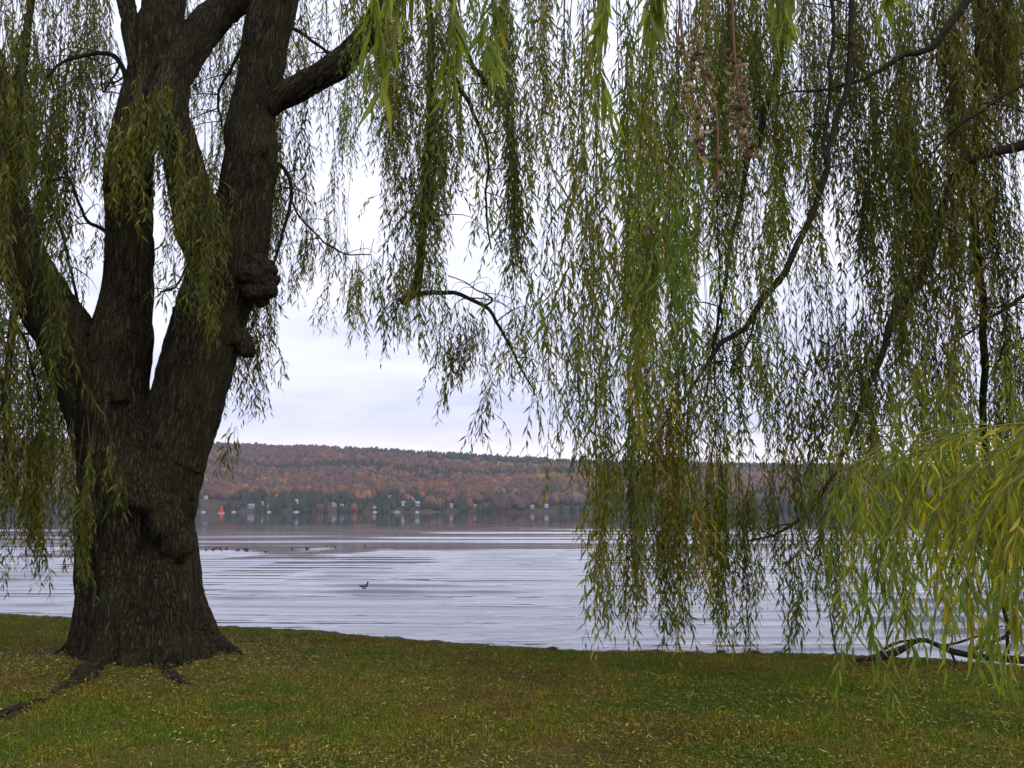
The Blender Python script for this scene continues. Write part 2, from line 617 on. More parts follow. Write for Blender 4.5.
def build_hills():
    ys = np.concatenate([np.linspace(SHORE - 14, SHORE + 60, 8)[:-1], np.linspace(SHORE + 60, 2900, 50)])
    k = np.linspace(-1.05, 1.05, 150)
    Y = np.broadcast_to(ys[:, None], (len(ys), len(k)))
    X = Y * k[None]
    Yw = Y + 22 * (fbm(xy(X, 0, 1 / 140.0), 3) - 0.5) * np.clip(1 - (Y - SHORE) / 300, 0, 1)
    Z = hill_z(X, Yw)
    V = np.stack([X, Yw, Z], -1).reshape(-1, 3)
    nr, nc = X.shape
    i = np.arange(nr - 1)[:, None] * nc
    j = np.arange(nc - 1)[None]
    F = np.stack([i + j, i + j + 1, i + nc + j + 1, i + nc + j], -1).reshape(-1, 4)
    c = np.empty((len(V), 3))
    c[:] = (0.055, 0.042, 0.028)
    f = in_field(V[:, 0], V[:, 1])
    c[f] = (0.12, 0.13, 0.05)
    o = np_mesh('hills', V, F, mat_tint('hillside', 1, 0, noise=0.02), None, True, c)
    tag(o, kind='structure')


def in_field(x, y):
    px = 512 + 1000 * x / y
    return (px > 425) & (px < 545) & (y > 2090 + 0.25 * (px - 425)) & (y < 2260 + 0.2 * (px - 425))


build_hills()


def site(px, up):
    """Ground depth at which the far slope projects `up` pixels above the far waterline."""
    for y in np.arange(SHORE + 10, 2300, 4.0):
        x = (px - 512) / 1000.0 * y
        if (hill_z(np.array(x), np.array(y)) - EYE[2]) / y * 1000 >= up - 1.5:
            break
    return x, y, float(hill_z(np.array(x), np.array(y)))


# houses along the far shore: (pixel column, pixels above the waterline, width, depth, height, wall, roof, label)
WHITE, GREY, CREAM, BRN = (0.45, 0.45, 0.45), (0.22, 0.235, 0.27), (0.36, 0.32, 0.24), (0.13, 0.085, 0.06)
DKR, GRR = (0.08, 0.075, 0.08), (0.30, 0.31, 0.34)
HOUSES = ((208, 12, 8, 8, 4, WHITE, GRR, 'small white house just right of the big trunk, up the far slope'),
          (253, 3, 12, 9, 5, GREY, GRR, 'grey house with pale roof at the far waterline, near the red sailboat'),
          (262, 6, 11, 9, 5, WHITE, GRR, 'long white house above the grey one near the red sailboat'),
          (271, 3, 8, 8, 5, CREAM, DKR, 'cream house with dark roof on the far shore'),
          (278, 12, 10, 8, 5, GREY, GRR, 'grey house set high between bare trees on far slope'),
          (298, 7, 5, 8, 8, WHITE, GRR, 'narrow tall white house standing alone on far shore'),
          (321, 3, 13, 9, 4, CREAM, BRN, 'low cream house with brown roof at far waterline'),
          (343, 3, 6, 8, 6, WHITE, GRR, 'narrow bright white boathouse near the far waterline'),
          (336, 5, 10, 8, 4, CREAM, GRR, 'tan house beside the bright white boathouse'),
          (345, 17, 10, 9, 5, GREY, WHITE, 'grey house with white roof higher on far slope'),
          (360, 15, 11, 8, 6, WHITE, GRR, 'big white house among dark evergreens on far slope'),
          (376, 3, 9, 8, 4, WHITE, DKR, 'white cottage with dark roof at far waterline'),
          (391, 12, 7, 8, 5, WHITE, GRR, 'small white house alone left of dark shoreline evergreens'),
          (404, 6, 11, 8, 5, WHITE, GRR, 'white house with wide pale roof behind the far jetty'),
          (418, 5, 9, 8, 6, GREY, WHITE, 'tall grey house with white gable at far shore'),
          (452, 4, 8, 8, 5, WHITE, GRR, 'white house between evergreens in the middle of the far shore'),
          (474, 3, 8, 8, 4, BRN, GRR, 'brown cabin with grey roof on the far shore'),
          (532, 3, 8, 8, 4, CREAM, GRR, 'cream cabin low by the water, right part of open view'),
          (546, 4, 8, 8, 4, WHITE, GRR, 'white house beside the cream cabin near the hanging leaves'),
          (650, 4, 12, 8, 5, GREY, GRR, 'grey house glimpsed between the hanging willow branches'))


SITES = [site(a[0], a[1]) for a in HOUSES]


def build_forest():
    v0, f0 = icosphere(2)
    pts = []
    y = SHORE + 2
    while y < 2420:
        st = 9.5 + (y - SHORE) * 0.003
        xs = np.arange(-0.95 * y, 0.95 * y, st)
        mid = np.abs(xs / y) < 0.58
        keep = mid | (rng.random(len(xs)) < 0.35)
        xs = xs[keep] + rng.normal(0, 3.2, keep.sum())
        pts.append(np.stack([xs, y + rng.normal(0, 4.5, len(xs))], -1))
        y += st * 1.5
    pts = np.vstack(pts)
    x, y = pts[:, 0], pts[:, 1]
    ok = (~in_field(x, y)) | (rng.random(len(x)) < 0.06)
    ok &= ~((y < SHORE + 75) & (vnoise(xy(x, y, 1 / 45.0)) > 0.56))
    for hx, hy, hz_ in SITES:                     # clearings down to the water in front of each house
        ok &= ~((np.abs(x - hx + 2) < 7) & (y < hy + 6) & (y > hy - 60) & (rng.random(len(x)) < .85))
    x, y = x[ok], y[ok]
    n = len(x)
    t = (y - SHORE) / (RY - SHORE)
    px = 512 + 1000 * x / y
    big = fbm(xy(x, y * 2.2, 1 / 210.0) + 5.5, 3)
    sm = rng.random(n)
    con = (big + 0.16 * (sm - 0.5)) - 0.30 * np.clip(1 - t * 6, 0, 1) * -1
    is_con = (con > 0.61) | ((t > 0.86) & (px > 330) & (sm < 0.8)) | ((t < 0.16) & (sm < 0.28 + 2.2 * (vnoise(xy(x, y * .4, 1 / 60.0) + 3) - 0.5)))
    rust = np.array([[0.215, 0.082, 0.030], [0.18, 0.082, 0.040], [0.26, 0.125, 0.040], [0.145, 0.066, 0.040], [0.135, 0.072, 0.054],
                     [0.105, 0.066, 0.050], [0.14, 0.088, 0.056], [0.20, 0.14, 0.045]])
    w2 = fbm(xy(x, y * 1.6, 1 / 120.0) + 31.1, 2)
    mood = np.clip((w2 - 0.5) * 4 + 0.52 - 0.5 * t, 0, 1)         # rust lower, bare purple-brown higher up
    pick = np.where(rng.random(n) < mood, rng.choice([0, 1, 2, 3, 7], n, p=[.3, .3, .17, .15, .08]), rng.choice([3, 4, 5, 6], n, p=[.2, .3, .3, .2]))
    c = rust[pick]
    cc = np.array([[0.022, 0.036, 0.024], [0.03, 0.042, 0.028], [0.035, 0.045, 0.022]])[rng.integers(0, 3, n)]
    c = (c * .85 + c.mean(1, keepdims=True) * .15) * .74
    c = np.where(is_con[:, None], cc, c) * rng.uniform(0.75, 1.2, (n, 1))
    h = np.where(is_con, rng.uniform(9, 19, n), rng.uniform(11, 17, n)) * np.where(t > 0.9, 0.75, 1)
    r = np.where(is_con, rng.uniform(3.6, 6.0, n), rng.uniform(4.2, 8.6, n))
    z = hill_z(x, y)
    C = np.stack([x, y, z + h * 0.45], -1)
    V = np.repeat(v0[None], n, 0).copy()
    yaw = rng.random(n) * 6.28
    cs, sn = np.cos(yaw)[:, None], np.sin(yaw)[:, None]
    V = np.stack([V[..., 0] * cs - V[..., 1] * sn, V[..., 0] * sn + V[..., 1] * cs, V[..., 2]], -1)
    # pointed conifers, lumpy broadleaves
    hz = (V[..., 2] + 1) / 2
    rad = np.where(is_con[:, None], np.clip(np.where((sm < .22)[:, None], 1.25 * (1 - hz * .75), 1.35 * (1 - hz) ** .8), 0.12, 1), 1.0)
    lump = 1 + 0.55 * (vnoise(V * 2.3 + np.arange(n)[:, None, None] * 3.7) - 0.5) * np.where(is_con[:, None], 0.6, 1.5)
    V[..., 0] *= rad * lump * r[:, None]
    V[..., 1] *= rad * lump * r[:, None]
    V[..., 2] *= lump * h[:, None] * 0.56
    V = V + C[:, None]
    F = (f0[None] + (np.arange(n) * len(v0))[:, None, None]).reshape(-1, 3)
    # each lump of a crown a little different in leaf colour
    cv = c[:, None] * (0.72 + 0.56 * rng.random((n, len(v0), 1)))
    o = np_mesh('forest', V.reshape(-1, 3), F, M_WOOD, None, False, cv.reshape(-1, 3))
    tag(o, kind='stuff')
    o['label'] = 'autumn forest of rust, brown and dark green crowns covering the far hillside'
    o['category'] = 'forest'


build_forest()

# houses and boats along the far shore
def house(px, up, w, d, h, wall, roof, label):
    w, d, h = w * .72, d * .8, h * .8
    x, y, z = site(px, up)
    z = max(z, WATER + 0.8)
    e = empty('lake_house', (x, y, z))
    b = MB()
    b.box((x - w / 2, y - d / 2, z - 4), (x + w / 2, y + d / 2, z + h), wall)
    b.build('wall', M_PAINT, e, False)
    b = MB()
    o = 0.5
    A, B = x - w / 2 - o, x + w / 2 + o
    y0, y1, zz, zr = y - d / 2 - o, y + d / 2 + o, z + h + 0.01, z + h + w * 0.16 + 1.2
    b.add([(A, y0, zz), (B, y0, zz), (B, y1, zz), (A, y1, zz), (A, (y0 + y1) / 2, zr), (B, (y0 + y1) / 2, zr)],
          [(0, 1, 5, 4), (2, 3, 4, 5), (0, 3, 2, 1)], [(0, 4, 3), (1, 2, 5)], roof)
    b.build('roof', M_PAINT, e, False)
    nw = max(2, int(w / 3.5))
    for i in range(nw):
        b = MB()
        cx = x - w / 2 + w * (i + 0.5) / nw
        b.box((cx - 0.7, y - d / 2 - 0.08, z + h * 0.3), (cx + 0.7, y - d / 2 - 0.003, z + h * 0.75), (0.03, 0.035, 0.045))
        b.build('window', M_PAINT, e, False)
    tag(e, label, 'house', 'houses among the trees on the far shore')


for a in HOUSES:
    house(*a)


def moored(px, y, length, colr, label):
    x = (px - 512) / 1000.0 * y
    e = empty('moored_boat', (x, y, WATER))
    b = MB()
    s = np.linspace(0, 1, 9)
    wv = np.sin(np.pi * np.clip(s * 0.62 + 0.38, 0, 1)) ** 0.7 * length * 0.16
    for k, (dz, f) in enumerate(((-0.3, 0.75), (1.0, 1.0))):
        pass
    P = [np.stack([x - length / 2 + s * length, y - wv * f, np.full(9, WATER + dz)], -1) for dz, f in ((-0.2, .7), (0.9, 1))]
    Q = [np.stack([x - length / 2 + s * length, y + wv * f, np.full(9, WATER + dz)], -1) for dz, f in ((0.9, 1), (-0.2, .7))]
    G = np.stack(P + Q, 0)
    q = []
    for a in range(3):
        for j in range(8):
            q.append((a * 9 + j, a * 9 + j + 1, (a + 1) * 9 + j + 1, (a + 1) * 9 + j))
    b.add(G.reshape(-1, 3), q, None, colr)
    b.build('hull', M_PAINT, e, False)
    b = MB()
    b.box((x - length * .15, y - length * .09, WATER + 0.9), (x + length * .18, y + length * .09, WATER + 2.1), (0.4, 0.42, 0.45))
    b.build('cabin', M_PAINT, e, False)
    tag(e, label, 'boat', 'small boats moored along the far shore')


for px, y, ln, c, lb in ((206, 1470, 7, WHITE, 'tiny white boat moored at far shore nearest the trunk'),
                         (236, 1465, 7, WHITE, 'tiny white boat moored just right of the red sailboat'),
                         (271, 1470, 6, WHITE, 'tiny white boat below the cream lake house'),
                         (298, 1460, 9, WHITE, 'longer white boat below the narrow tall white house'),
                         (376, 1470, 7, WHITE, 'tiny white boat below the white cottage with dark roof'),
                         (398, 1465, 10, CREAM, 'pale boat below the house with wide pale roof'),
                         (418, 1470, 6, WHITE, 'tiny white boat below the tall grey house')):
    moored(px, y, ln, c, lb)


def sailboat():
    y = 1010.0
    x = (224 - 512) / 1000 * y
    e = empty('sailboat', (x, y, WATER))
    red = (0.62, 0.055, 0.03)
    b = MB()
    s = np.linspace(0, 1, 9)
    wv = np.sin(np.pi * np.clip(s * 0.6 + 0.4, 0, 1)) ** 0.7 * 0.9
    rows = [np.stack([x - 3.6 + s * 6.4, y + sg * wv * f, WATER + dz + 0.25 * s ** 2], -1) for sg, dz, f in ((-1, -.2, .6), (-1, .65, 1), (1, .65, 1), (1, -.2, .6))]
    q = [(a * 9 + j, a * 9 + j + 1, a * 9 + j + 10, a * 9 + j + 9) for a in range(3) for j in range(8)]
    b.add(np.stack(rows).reshape(-1, 3), q, None, (0.55, 0.3, 0.27))
    b.build('hull', M_PAINT, e, False)
    b = MB()
    b.tube([(x + .35, y, WATER + .6), (x + .3, y, WATER + 7.6)], 0.07, 6, (0.4, 0.4, 0.4))
    b.build('mast', M_PAINT, e, True)
    for pts in ([(x + .25, WATER + 7.4), (x + .3, WATER + 1.2), (x - 2.6, WATER + 1.3), (x - 1.7, WATER + 3.6), (x - 0.7, WATER + 6.0)],
                [(x + .45, WATER + 6.2), (x + 2.5, WATER + 1.1), (x + .6, WATER + 1.3)]):
        b = MB()
        cx, cz_ = np.mean([p[0] for p in pts]), np.mean([p[1] for p in pts])
        n = len(pts)
        v = [(px_, y, z_) for px_, z_ in pts] + [(cx, y + .35, cz_)] + [(px_, y + .03, z_) for px_, z_ in pts] + [(cx, y + .38, cz_)]
        t = [(i, (i + 1) % n, n) for i in range(n)] + [(n + 1 + (i + 1) % n, n + 1 + i, 2 * n + 1) for i in range(n)]
        b.add(v, None, t, red)
        b.build('sail', M_PAINT, e, True)
    tag(e, 'tiny red-sailed dinghy out on the water near the far shore, right of the trunk', 'sailboat')


sailboat()

# ------------------------------------------------------------------ lawn and bank
TRUNK = at(143, 650, 10.9)
TRUNK[2] = 0.0


def lawn_z(x, y):
    d = np.hypot(x - TRUNK[0], (y - TRUNK[1]))
    mound = 0.16 * np.exp(-(d / 1.25) ** 2)
    return mound + 0.05 * (fbm(xy(x, y, 0.5), 3) - 0.5) + 0.03 * (fbm(xy(x, y, 2.2) + 4, 2) - 0.5)


def build_lawn():
    xs = np.concatenate([np.linspace(-60, -12, 30)[:-1], np.linspace(-12, 12, 520), np.linspace(12, 60, 30)[1:]])
    v = np.concatenate([np.linspace(0, .5, 24)[:-1], np.linspace(.5, 1, 150)])
    ey = edge_y(xs)
    X = np.broadcast_to(xs[None], (len(v), len(xs)))
    Y = -30 + (ey[None] + 30) * v[:, None]
    Z = lawn_z(X, Y)
    V = np.stack([X, Y, Z], -1).reshape(-1, 3)
    nr, nc = X.shape
    i = np.arange(nr - 1)[:, None] * nc
    j = np.arange(nc - 1)[None]
    F = np.stack([i + j, i + j + 1, i + nc + j + 1, i + nc + j], -1).reshape(-1, 4)
    m, t, out = material('lawn soil')
    g = N(t, 'ShaderNodeNewGeometry')
    n = N(t, 'ShaderNodeTexNoise')
    n.inputs['Scale'].default_value = 1.1
    n.inputs['Detail'].default_value = 8
    n.inputs['Roughness'].default_value = 0.7
    t.links.new(g.outputs['Position'], n.inputs['Vector'])
    r = ramp(t, [(0.32, (0.040, 0.046, 0.006)), (0.5, (0.066, 0.060, 0.010)), (0.68, (0.090, 0.060, 0.018))])
    t.links.new(n.outputs['Fac'], r.inputs[0])
    p = N(t, 'ShaderNodeBsdfPrincipled')
    p.inputs['Roughness'].default_value = 1
    p.inputs['Specular IOR Level'].default_value = 0.05
    t.links.new(r.outputs[0], p.inputs['Base Color'])
    n2 = N(t, 'ShaderNodeTexNoise')
    n2.inputs['Scale'].default_value = 40
    n2.inputs['Detail'].default_value = 4
    t.links.new(g.outputs['Position'], n2.inputs['Vector'])
    b = N(t, 'ShaderNodeBump')
    b.inputs['Strength'].default_value = 0.6
    b.inputs['Distance'].default_value = 0.02
    t.links.new(n2.outputs['Fac'], b.inputs['Height'])
    t.links.new(b.outputs[0], p.inputs['Normal'])
    t.links.new(p.outputs[0], out.inputs['Surface'])
    o = np_mesh('lawn', V, F, m, None, True)
    tag(o, kind='structure')
    # bank: a lip of dark stony soil, then the slope under the water
    s = np.array([-0.10, -0.02, 0.06, 0.14, 0.24, 0.4, 0.7, 1.2, 2.0, 3.0, 4.2, 6.0])
    dz = np.array([-0.04, -0.004, 0.006, 0.004, -0.03, -0.13, -0.35, -0.7, -1.15, -1.55, -1.95, -2.5])
    Xb = np.broadcast_to(xs[None], (len(s), len(xs)))
    Yb = ey[None] + s[:, None]
    rough = np.interp(s, [-.1, 0, .4, 6], [0, .03, .16, .2])[:, None] * (fbm(xy(Xb, Yb, 9.0) + 8, 4) - 0.5)
    Zb = lawn_z(Xb, np.broadcast_to(ey[None], Xb.shape)) + dz[:, None] + rough
    Vb = np.stack([Xb, Yb, Zb], -1).reshape(-1, 3)
    nr, nc = Xb.shape
    i = np.arange(nr - 1)[:, None] * nc
    j = np.arange(nc - 1)[None]
    Fb = np.stack([i + j, i + j + 1, i + nc + j + 1, i + nc + j], -1).reshape(-1, 4)
    c = np.tile(np.array([0.034, 0.025, 0.021]), (len(Vb), 1))
    o = np_mesh('bank', Vb, Fb, M_ROCK, None, True, c)
    tag(o, kind='structure')


build_lawn()


def build_grass():
    def scatter(n, x0, x1, y0):
        x = rng.uniform(x0, x1, n)
        y = y0 + (edge_y(x) + 0.05 - y0) * rng.random(n)
        return x, y
    x, y = scatter(420000, -10, 9.5, 4.6)
    keep = np.abs(x) < 0.60 * y + 1.2
    # bare and worn ground round the trunk and roots
    d = np.hypot(x - TRUNK[0], y - TRUNK[1])
    pn = fbm(xy(x, y, 0.9) + 2, 3)
    keep &= rng.random(len(x)) < np.clip((d - 0.75) / 1.6, 0.08, 1) * np.clip(1.6 - 1.5 * np.clip(pn - 0.45, 0, 1) * 2.2, .35, 1)
    x, y, d, pn = x[keep], y[keep], d[keep], pn[keep]
    n = len(x)
    z = lawn_z(x, y)
    hgt = rng.uniform(0.014, 0.038, n) * (0.75 + 0.7 * fbm(xy(x, y, 1.7) + 9, 2))
    hgt = np.where(rng.random(n) < 0.02, hgt * 1.7, hgt)
    az = rng.random(n) * 6.283
    lean = rng.uniform(0.3, 1.5, n)
    w = rng.uniform(0.0022, 0.0042, n)
    base = np.stack([x, y, z - 0.004], -1)
    side = np.stack([-np.sin(az), np.cos(az), np.zeros(n)], -1)
    out = np.stack([np.cos(az), np.sin(az), np.zeros(n)], -1)
    up = np.array([0, 0, 1.0])
    mid = base + up * (hgt * 0.6)[:, None] + out * (hgt * lean * 0.3)[:, None]
    tip = base + up * (hgt * 0.9)[:, None] * (1.1 - 0.35 * lean)[:, None] + out * (hgt * lean)[:, None]
    V = np.stack([base - side * w[:, None], base + side * w[:, None], mid + side * w[:, None] * .8, mid - side * w[:, None] * .8, tip], 1)
    i = np.arange(n)[:, None] * 5
    q = i + np.array([[0, 1, 2, 3]])
    t = i + np.array([[3, 2, 4]])
    big = fbm(xy(x, y, 0.55) + 40, 3)
    med = fbm(xy(x, y, 2.6) + 60, 2)
    gr = np.array([[0.070, 0.128, 0.011], [0.104, 0.154, 0.012], [0.146, 0.168, 0.013], [0.185, 0.164, 0.018], [0.225, 0.172, 0.029], [0.128, 0.096, 0.021]])
    s = np.clip((big - 0.5) * 1.7 + (med - 0.5) * 1.6 + 0.40 + rng.normal(0, .24, n) + 0.55 * np.exp(-((d - 1.0) / 1.0) ** 2), 0, 0.999)
    c = gr[(s * 6).astype(int)] * rng.uniform(0.75, 1.25, (n, 1))
    o = np_mesh('grass', V.reshape(-1, 3), [q, t], M_GRASS, None, True, np.repeat(c, 5, 0))
    tag(o, kind='stuff')
    o['label'] = 'short olive and green grass with tan patches covering the lakeside lawn'
    o['category'] = 'grass'
    # fallen willow leaves
    x, y = scatter(150000, -9.5, 9, 4.6)
    d = np.hypot(x - TRUNK[0], y - TRUNK[1])
    cl = fbm(xy(x, y, 0.8) + 71, 3)
    keep = (np.abs(x) < 0.60 * y + 1) & (rng.random(len(x)) < np.clip((cl - 0.30) * 2.2, 0.12, 1) * (0.45 + 0.55 * np.exp(-((y - 6.5) / 3.0) ** 2)) + 0.8 * np.exp(-((d - 1.1) / 0.9) ** 2)) & (d > 0.6)
    x, y = x[keep], y[keep]
    n = len(x)
    base = np.stack([x, y, lawn_z(x, y) + rng.uniform(0.008, 0.035, n)], -1)
    az = rng.random(n) * 6.283
    dr = np.stack([np.cos(az), np.sin(az), rng.normal(0, .25, n)], -1)
    nm = unit(np.stack([rng.normal(0, .35, n), rng.normal(0, .35, n), np.ones(n)], -1))
    pal = np.array([[0.52, 0.38, 0.05], [0.38, 0.26, 0.055], [0.56, 0.44, 0.16], [0.16, 0.10, 0.04], [0.20, 0.17, 0.04], [0.11, 0.065, 0.035]])
    c = pal[rng.choice(6, n, p=[.16, .2, .08, .24, .16, .16])] * rng.uniform(.35, .9, (n, 1))
    v, q, c = leaf_quads(base, dr, nm, rng.uniform(.02, .065, n), rng.uniform(.005, .011, n), rng.uniform(-.2, .3, n), c)
    o = np_mesh('fallen_leaves', v, q, M_LITTER, None, True, c)
    tag(o, kind='stuff')
    o['label'] = 'scattered narrow yellow and brown fallen willow leaves lying on the lawn'
    o['category'] = 'leaf litter'


def leaf_quads(base, d, nrm, ln, wd, curl, col):
    """Lance-shaped leaves, two quads folded along the midrib."""
    d = unit(d)
    side = unit(np.cross(d, nrm))
    nrm = np.cross(side, d)
    l, w, c = ln[:, None], wd[:, None], curl[:, None]
    m1 = base + d * l * .38 + nrm * l * c * .18
    tip = base + d * l - nrm * l * c * .35
    up = nrm * w * .22
    V = np.stack([base, m1 - side * w * .5 + up, m1 + side * w * .5 + up, m1 - nrm * w * .1, tip], 1)
    n = len(base)
    i = np.arange(n)[:, None] * 5
    q = np.concatenate([i + np.array([[0, 3, 4, 1]]), i + np.array([[0, 2, 4, 3]])])
    return V.reshape(-1, 3), q, np.repeat(col, 5, 0)


def leaf_fine(base, d, nrm, ln, wd, curl, col, yaw=None):
    """Close-up willow leaf: seven rows, folded, curved, with a pale midrib and a drawn-out point."""
    d = unit(d)
    side = unit(np.cross(d, nrm))
    nrm = np.cross(side, d)
    ts = np.array([0, .06, .22, .42, .62, .82, 1.0])
    ws = np.array([.05, .35, .86, 1.0, .80, .42, .02])
    n = len(base)
    rows = []
    for t, w in zip(ts, ws):
        bend = (t * t) * curl
        b2 = 0.10 * np.sin(t * 5 + curl * 20)
        cen = base + d * (ln * (t - 0.12 * np.abs(curl) * t * t))[:, None] - nrm * (ln * bend)[:, None] + side * (ln * b2 * 0.18)[:, None]
        hw = (wd * w * .5)[:, None]
        rows.append(np.stack([cen - side * hw + nrm * hw * .35, cen, cen + side * hw + nrm * hw * .35], 1))
    V = np.stack(rows, 1).reshape(n, 21, 3)
    q = []
    for r in range(6):
        for s in range(2):
            q.append([r * 3 + s, r * 3 + s + 1, r * 3 + s + 4, r * 3 + s + 3])
    q = np.array(q)
    F = (q[None] + (np.arange(n) * 21)[:, None, None]).reshape(-1, 4)
    cc = np.repeat(col[:, None], 21, 1).copy()
    cc[:, 1::3] = cc[:, 1::3] * 1.25 + 0.015
    return V.reshape(-1, 3), F, cc.reshape(-1, 3)


build_grass()

# ------------------------------------------------------------------ hanging foliage
PAL = {
    'green': [(0.084, 0.138, 0.021), (0.106, 0.160, 0.024), (0.138, 0.182, 0.028), (0.175, 0.200, 0.032), (0.26, 0.228, 0.036)],
    'dull': [(0.084, 0.112, 0.016), (0.108, 0.130, 0.018), (0.140, 0.145, 0.021), (0.19, 0.160, 0.026), (0.074, 0.106, 0.017)],
    'pale': [(0.120, 0.158, 0.030), (0.150, 0.180, 0.034), (0.19, 0.20, 0.038), (0.25, 0.225, 0.042), (0.098, 0.145, 0.028)],
    'brown': [(0.24, 0.150, 0.032), (0.30, 0.195, 0.040), (0.17, 0.150, 0.034), (0.25, 0.21, 0.040), (0.12, 0.145, 0.028)],
    'bright': [(0.145, 0.195, 0.020), (0.18, 0.225, 0.022), (0.245, 0.255, 0.025), (0.11, 0.155, 0.024), (0.34, 0.295, 0.030)],
    'fresh': [(0.12, 0.18, 0.020), (0.15, 0.21, 0.023), (0.17, 0.22, 0.026), (0.13, 0.175, 0.024), (0.20, 0.21, 0.026)],
}


class Foliage:
    """Collects hanging strands and turns them into twigs and leaves."""
    def __init__(self, fine=False):
        self.paths, self.pal, self.sc, self.now, self.fine, self.K = [], [], [], 1.0, fine, 10
        self.tone, self.tones = np.ones(3), []
        self.cores = MB()

    def strands(self, tops, length, out, pal, sway=0.055, reach=0.10):
        n = len(tops)
        self.sc.append(np.full(n, self.now))
        self.tones.append(np.tile(self.tone, (n, 1)))
        wild = np.where(rng.random(n) < (0 if self.fine else .10), 3.2, 1.0)[:, None, None]
        t = np.linspace(0, 1, self.K)[None, :, None]
        l = length[:, None, None]
        o = out[:, None]
        ph = rng.random((n, 1, 1)) * 6.28
        wob = np.stack([np.sin(t[..., 0] * 4 + ph[..., 0]), np.cos(t[..., 0] * 3.3 + ph[..., 0] * 1.7), np.zeros((n, self.K))], -1)
        p = tops[:, None] + o * l * reach * np.minimum(wild, 2.4) * (1 - np.exp(-4 * t)) + wob * sway * 0.4 * l * t
        p = p + np.array([0, 0, -1.0]) * l * (t - 0.10 * reach * 8 * (1 - np.exp(-5 * t)) * 0.1)
        p = p + np.array([1.0, 0.3, 0]) * rng.normal(0, sway, (n, 1, 1)) * wild * l * t * t
        self.paths.append(p)
        self.pal += [pal] * n
        return p

    def clump(self, x0, x1, ytop, ytip, Y, n, pal, spread=0.09, lmin=0.6, lmax=1.9, twig=0.006, subs=1.7, pal2=None):
        self.now = rng.uniform(.85, 1.4)
        b_ = rng.uniform(.70, 1.40)
        self.tone = np.array([b_ * rng.uniform(.88, 1.14), b_, b_ * rng.uniform(.8, 1.1)])
        spread = spread * rng.uniform(.5, 1.0)
        top, tip = at(x0, ytop, Y), at(x1, ytip, Y + rng.normal(0, .1))
        H = np.linalg.norm(top - tip)
        m = 12
        s = np.linspace(0, 1, m)[:, None]
        w = rng.normal(0, 1, (4, 2)) * 0.05 * min(H, 3) * 0.5
        w[0] = 0
        core = top + (tip - top) * s
        core[:, :2] += spline(w, m)
        cut = max(3, int(m * (1 - min(0.8, 0.8 / H))))
        twig = min(twig, .0016 + .0018 * H)
        self.cores.tube(core[:cut], np.linspace(twig, twig * .35, cut), 5, (0.055, 0.042, 0.022), cap=False)
        L_ = np.minimum(rng.uniform(min(lmin, lmax * .5), lmax, n), H)
        a = rng.random(n) ** 0.75 * (1 - L_ / H)           # where on the core each strand starts
        idx = a * (m - 1)
        i = np.clip(idx.astype(int), 0, m - 2)
        f = (idx - i)[:, None]
        tops = core[i] * (1 - f) + core[i + 1] * f
        az = rng.random(n) * 6.283
        out = np.stack([np.cos(az), np.sin(az), np.zeros(n)], -1) * rng.uniform(.3, 1.0, (n, 1))
        tops = tops + out * spread * rng.random((n, 1)) + np.array([0, 0, .05])
        pp = self.strands(tops, L_, out, pal, reach=spread / 1.0 + 0.02)
        ns = int(n * subs)
        if ns:
            k = rng.integers(0, n, ns)
            j = rng.integers(1, self.K - 3, ns)
            l2 = np.minimum(rng.uniform(.15, .7, ns), L_[k] * (1 - j / (self.K - 1)) + .12)
            az = rng.random(ns) * 6.283
            out = np.stack([np.cos(az), np.sin(az), np.zeros(ns)], -1)
            self.strands(pp[k, j], l2, out, pal2 or pal, reach=0.30, sway=.10)

    def region(self, x0, x1, ytop, lo, hi, Y0, Y1, m, n, pal, drift=12, **kw):
        for i in range(m):
            x = x0 + (x1 - x0) * (i + rng.random()) / m
            self.clump(x, x + rng.normal(0, drift), ytop + rng.normal(0, 14), rng.uniform(lo, hi), rng.uniform(Y0, Y1),
                       max(3, int(n * rng.uniform(.55, 1.5))), pal, **kw)

    def build(self, parent, name, mat, space=0.046, llen=(.080, .138), lwid=(.014, .0225), ang=(0.25, 0.95), bare=0.06, tipname='twigs', twigcol=(0.085, 0.065, 0.025), tw=0.0021):
        P = np.vstack(self.paths)
        sc = np.concatenate(self.sc)
        n, K, _ = P.shape
        seg = np.linalg.norm(np.diff(P, axis=1), axis=2).sum(1)
        cnt = np.maximum((seg / (space * sc ** 1.5)).astype(int), 4)
        sid = np.repeat(np.arange(n), cnt)
        start = np.repeat(np.cumsum(cnt) - cnt, cnt)
        k = np.arange(len(sid)) - start
        t = bare + (1 - bare) * (k + rng.uniform(.1, .9, len(k))) / cnt[sid]
        f = np.clip(t, 0, .9999) * (K - 1)
        i = f.astype(int)
        f = (f - i)[:, None]
        base = P[sid, i] * (1 - f) + P[sid, i + 1] * f
        tan = unit(P[sid, i + 1] - P[sid, i])
        az = np.repeat(rng.random(n) * 6.283, cnt) + k * 2.4 + rng.normal(0, .4, len(k))
        rad = np.stack([np.cos(az), np.sin(az), np.zeros(len(k))], -1)
        a = rng.uniform(ang[0], ang[1], len(k))[:, None]
        d = tan * np.cos(a) + rad * np.sin(a) + np.array([0, 0, -.55 if self.fine else -.22])
        nr = unit(rad * .5 + rng.normal(0, .55, rad.shape) - tan * .3)
        shrink = np.clip(1.15 - 0.55 * t ** 3, .5, 1) * np.clip(.6 + t * 3, .6, 1)
        shrink = shrink * sc[sid]
        ln = rng.uniform(*llen, len(k)) * shrink
        wd = rng.uniform(*lwid, len(k)) * shrink
        pals = np.stack([np.array(PAL[p]) for p in self.pal])
        base_pick = rng.integers(0, 5, n)
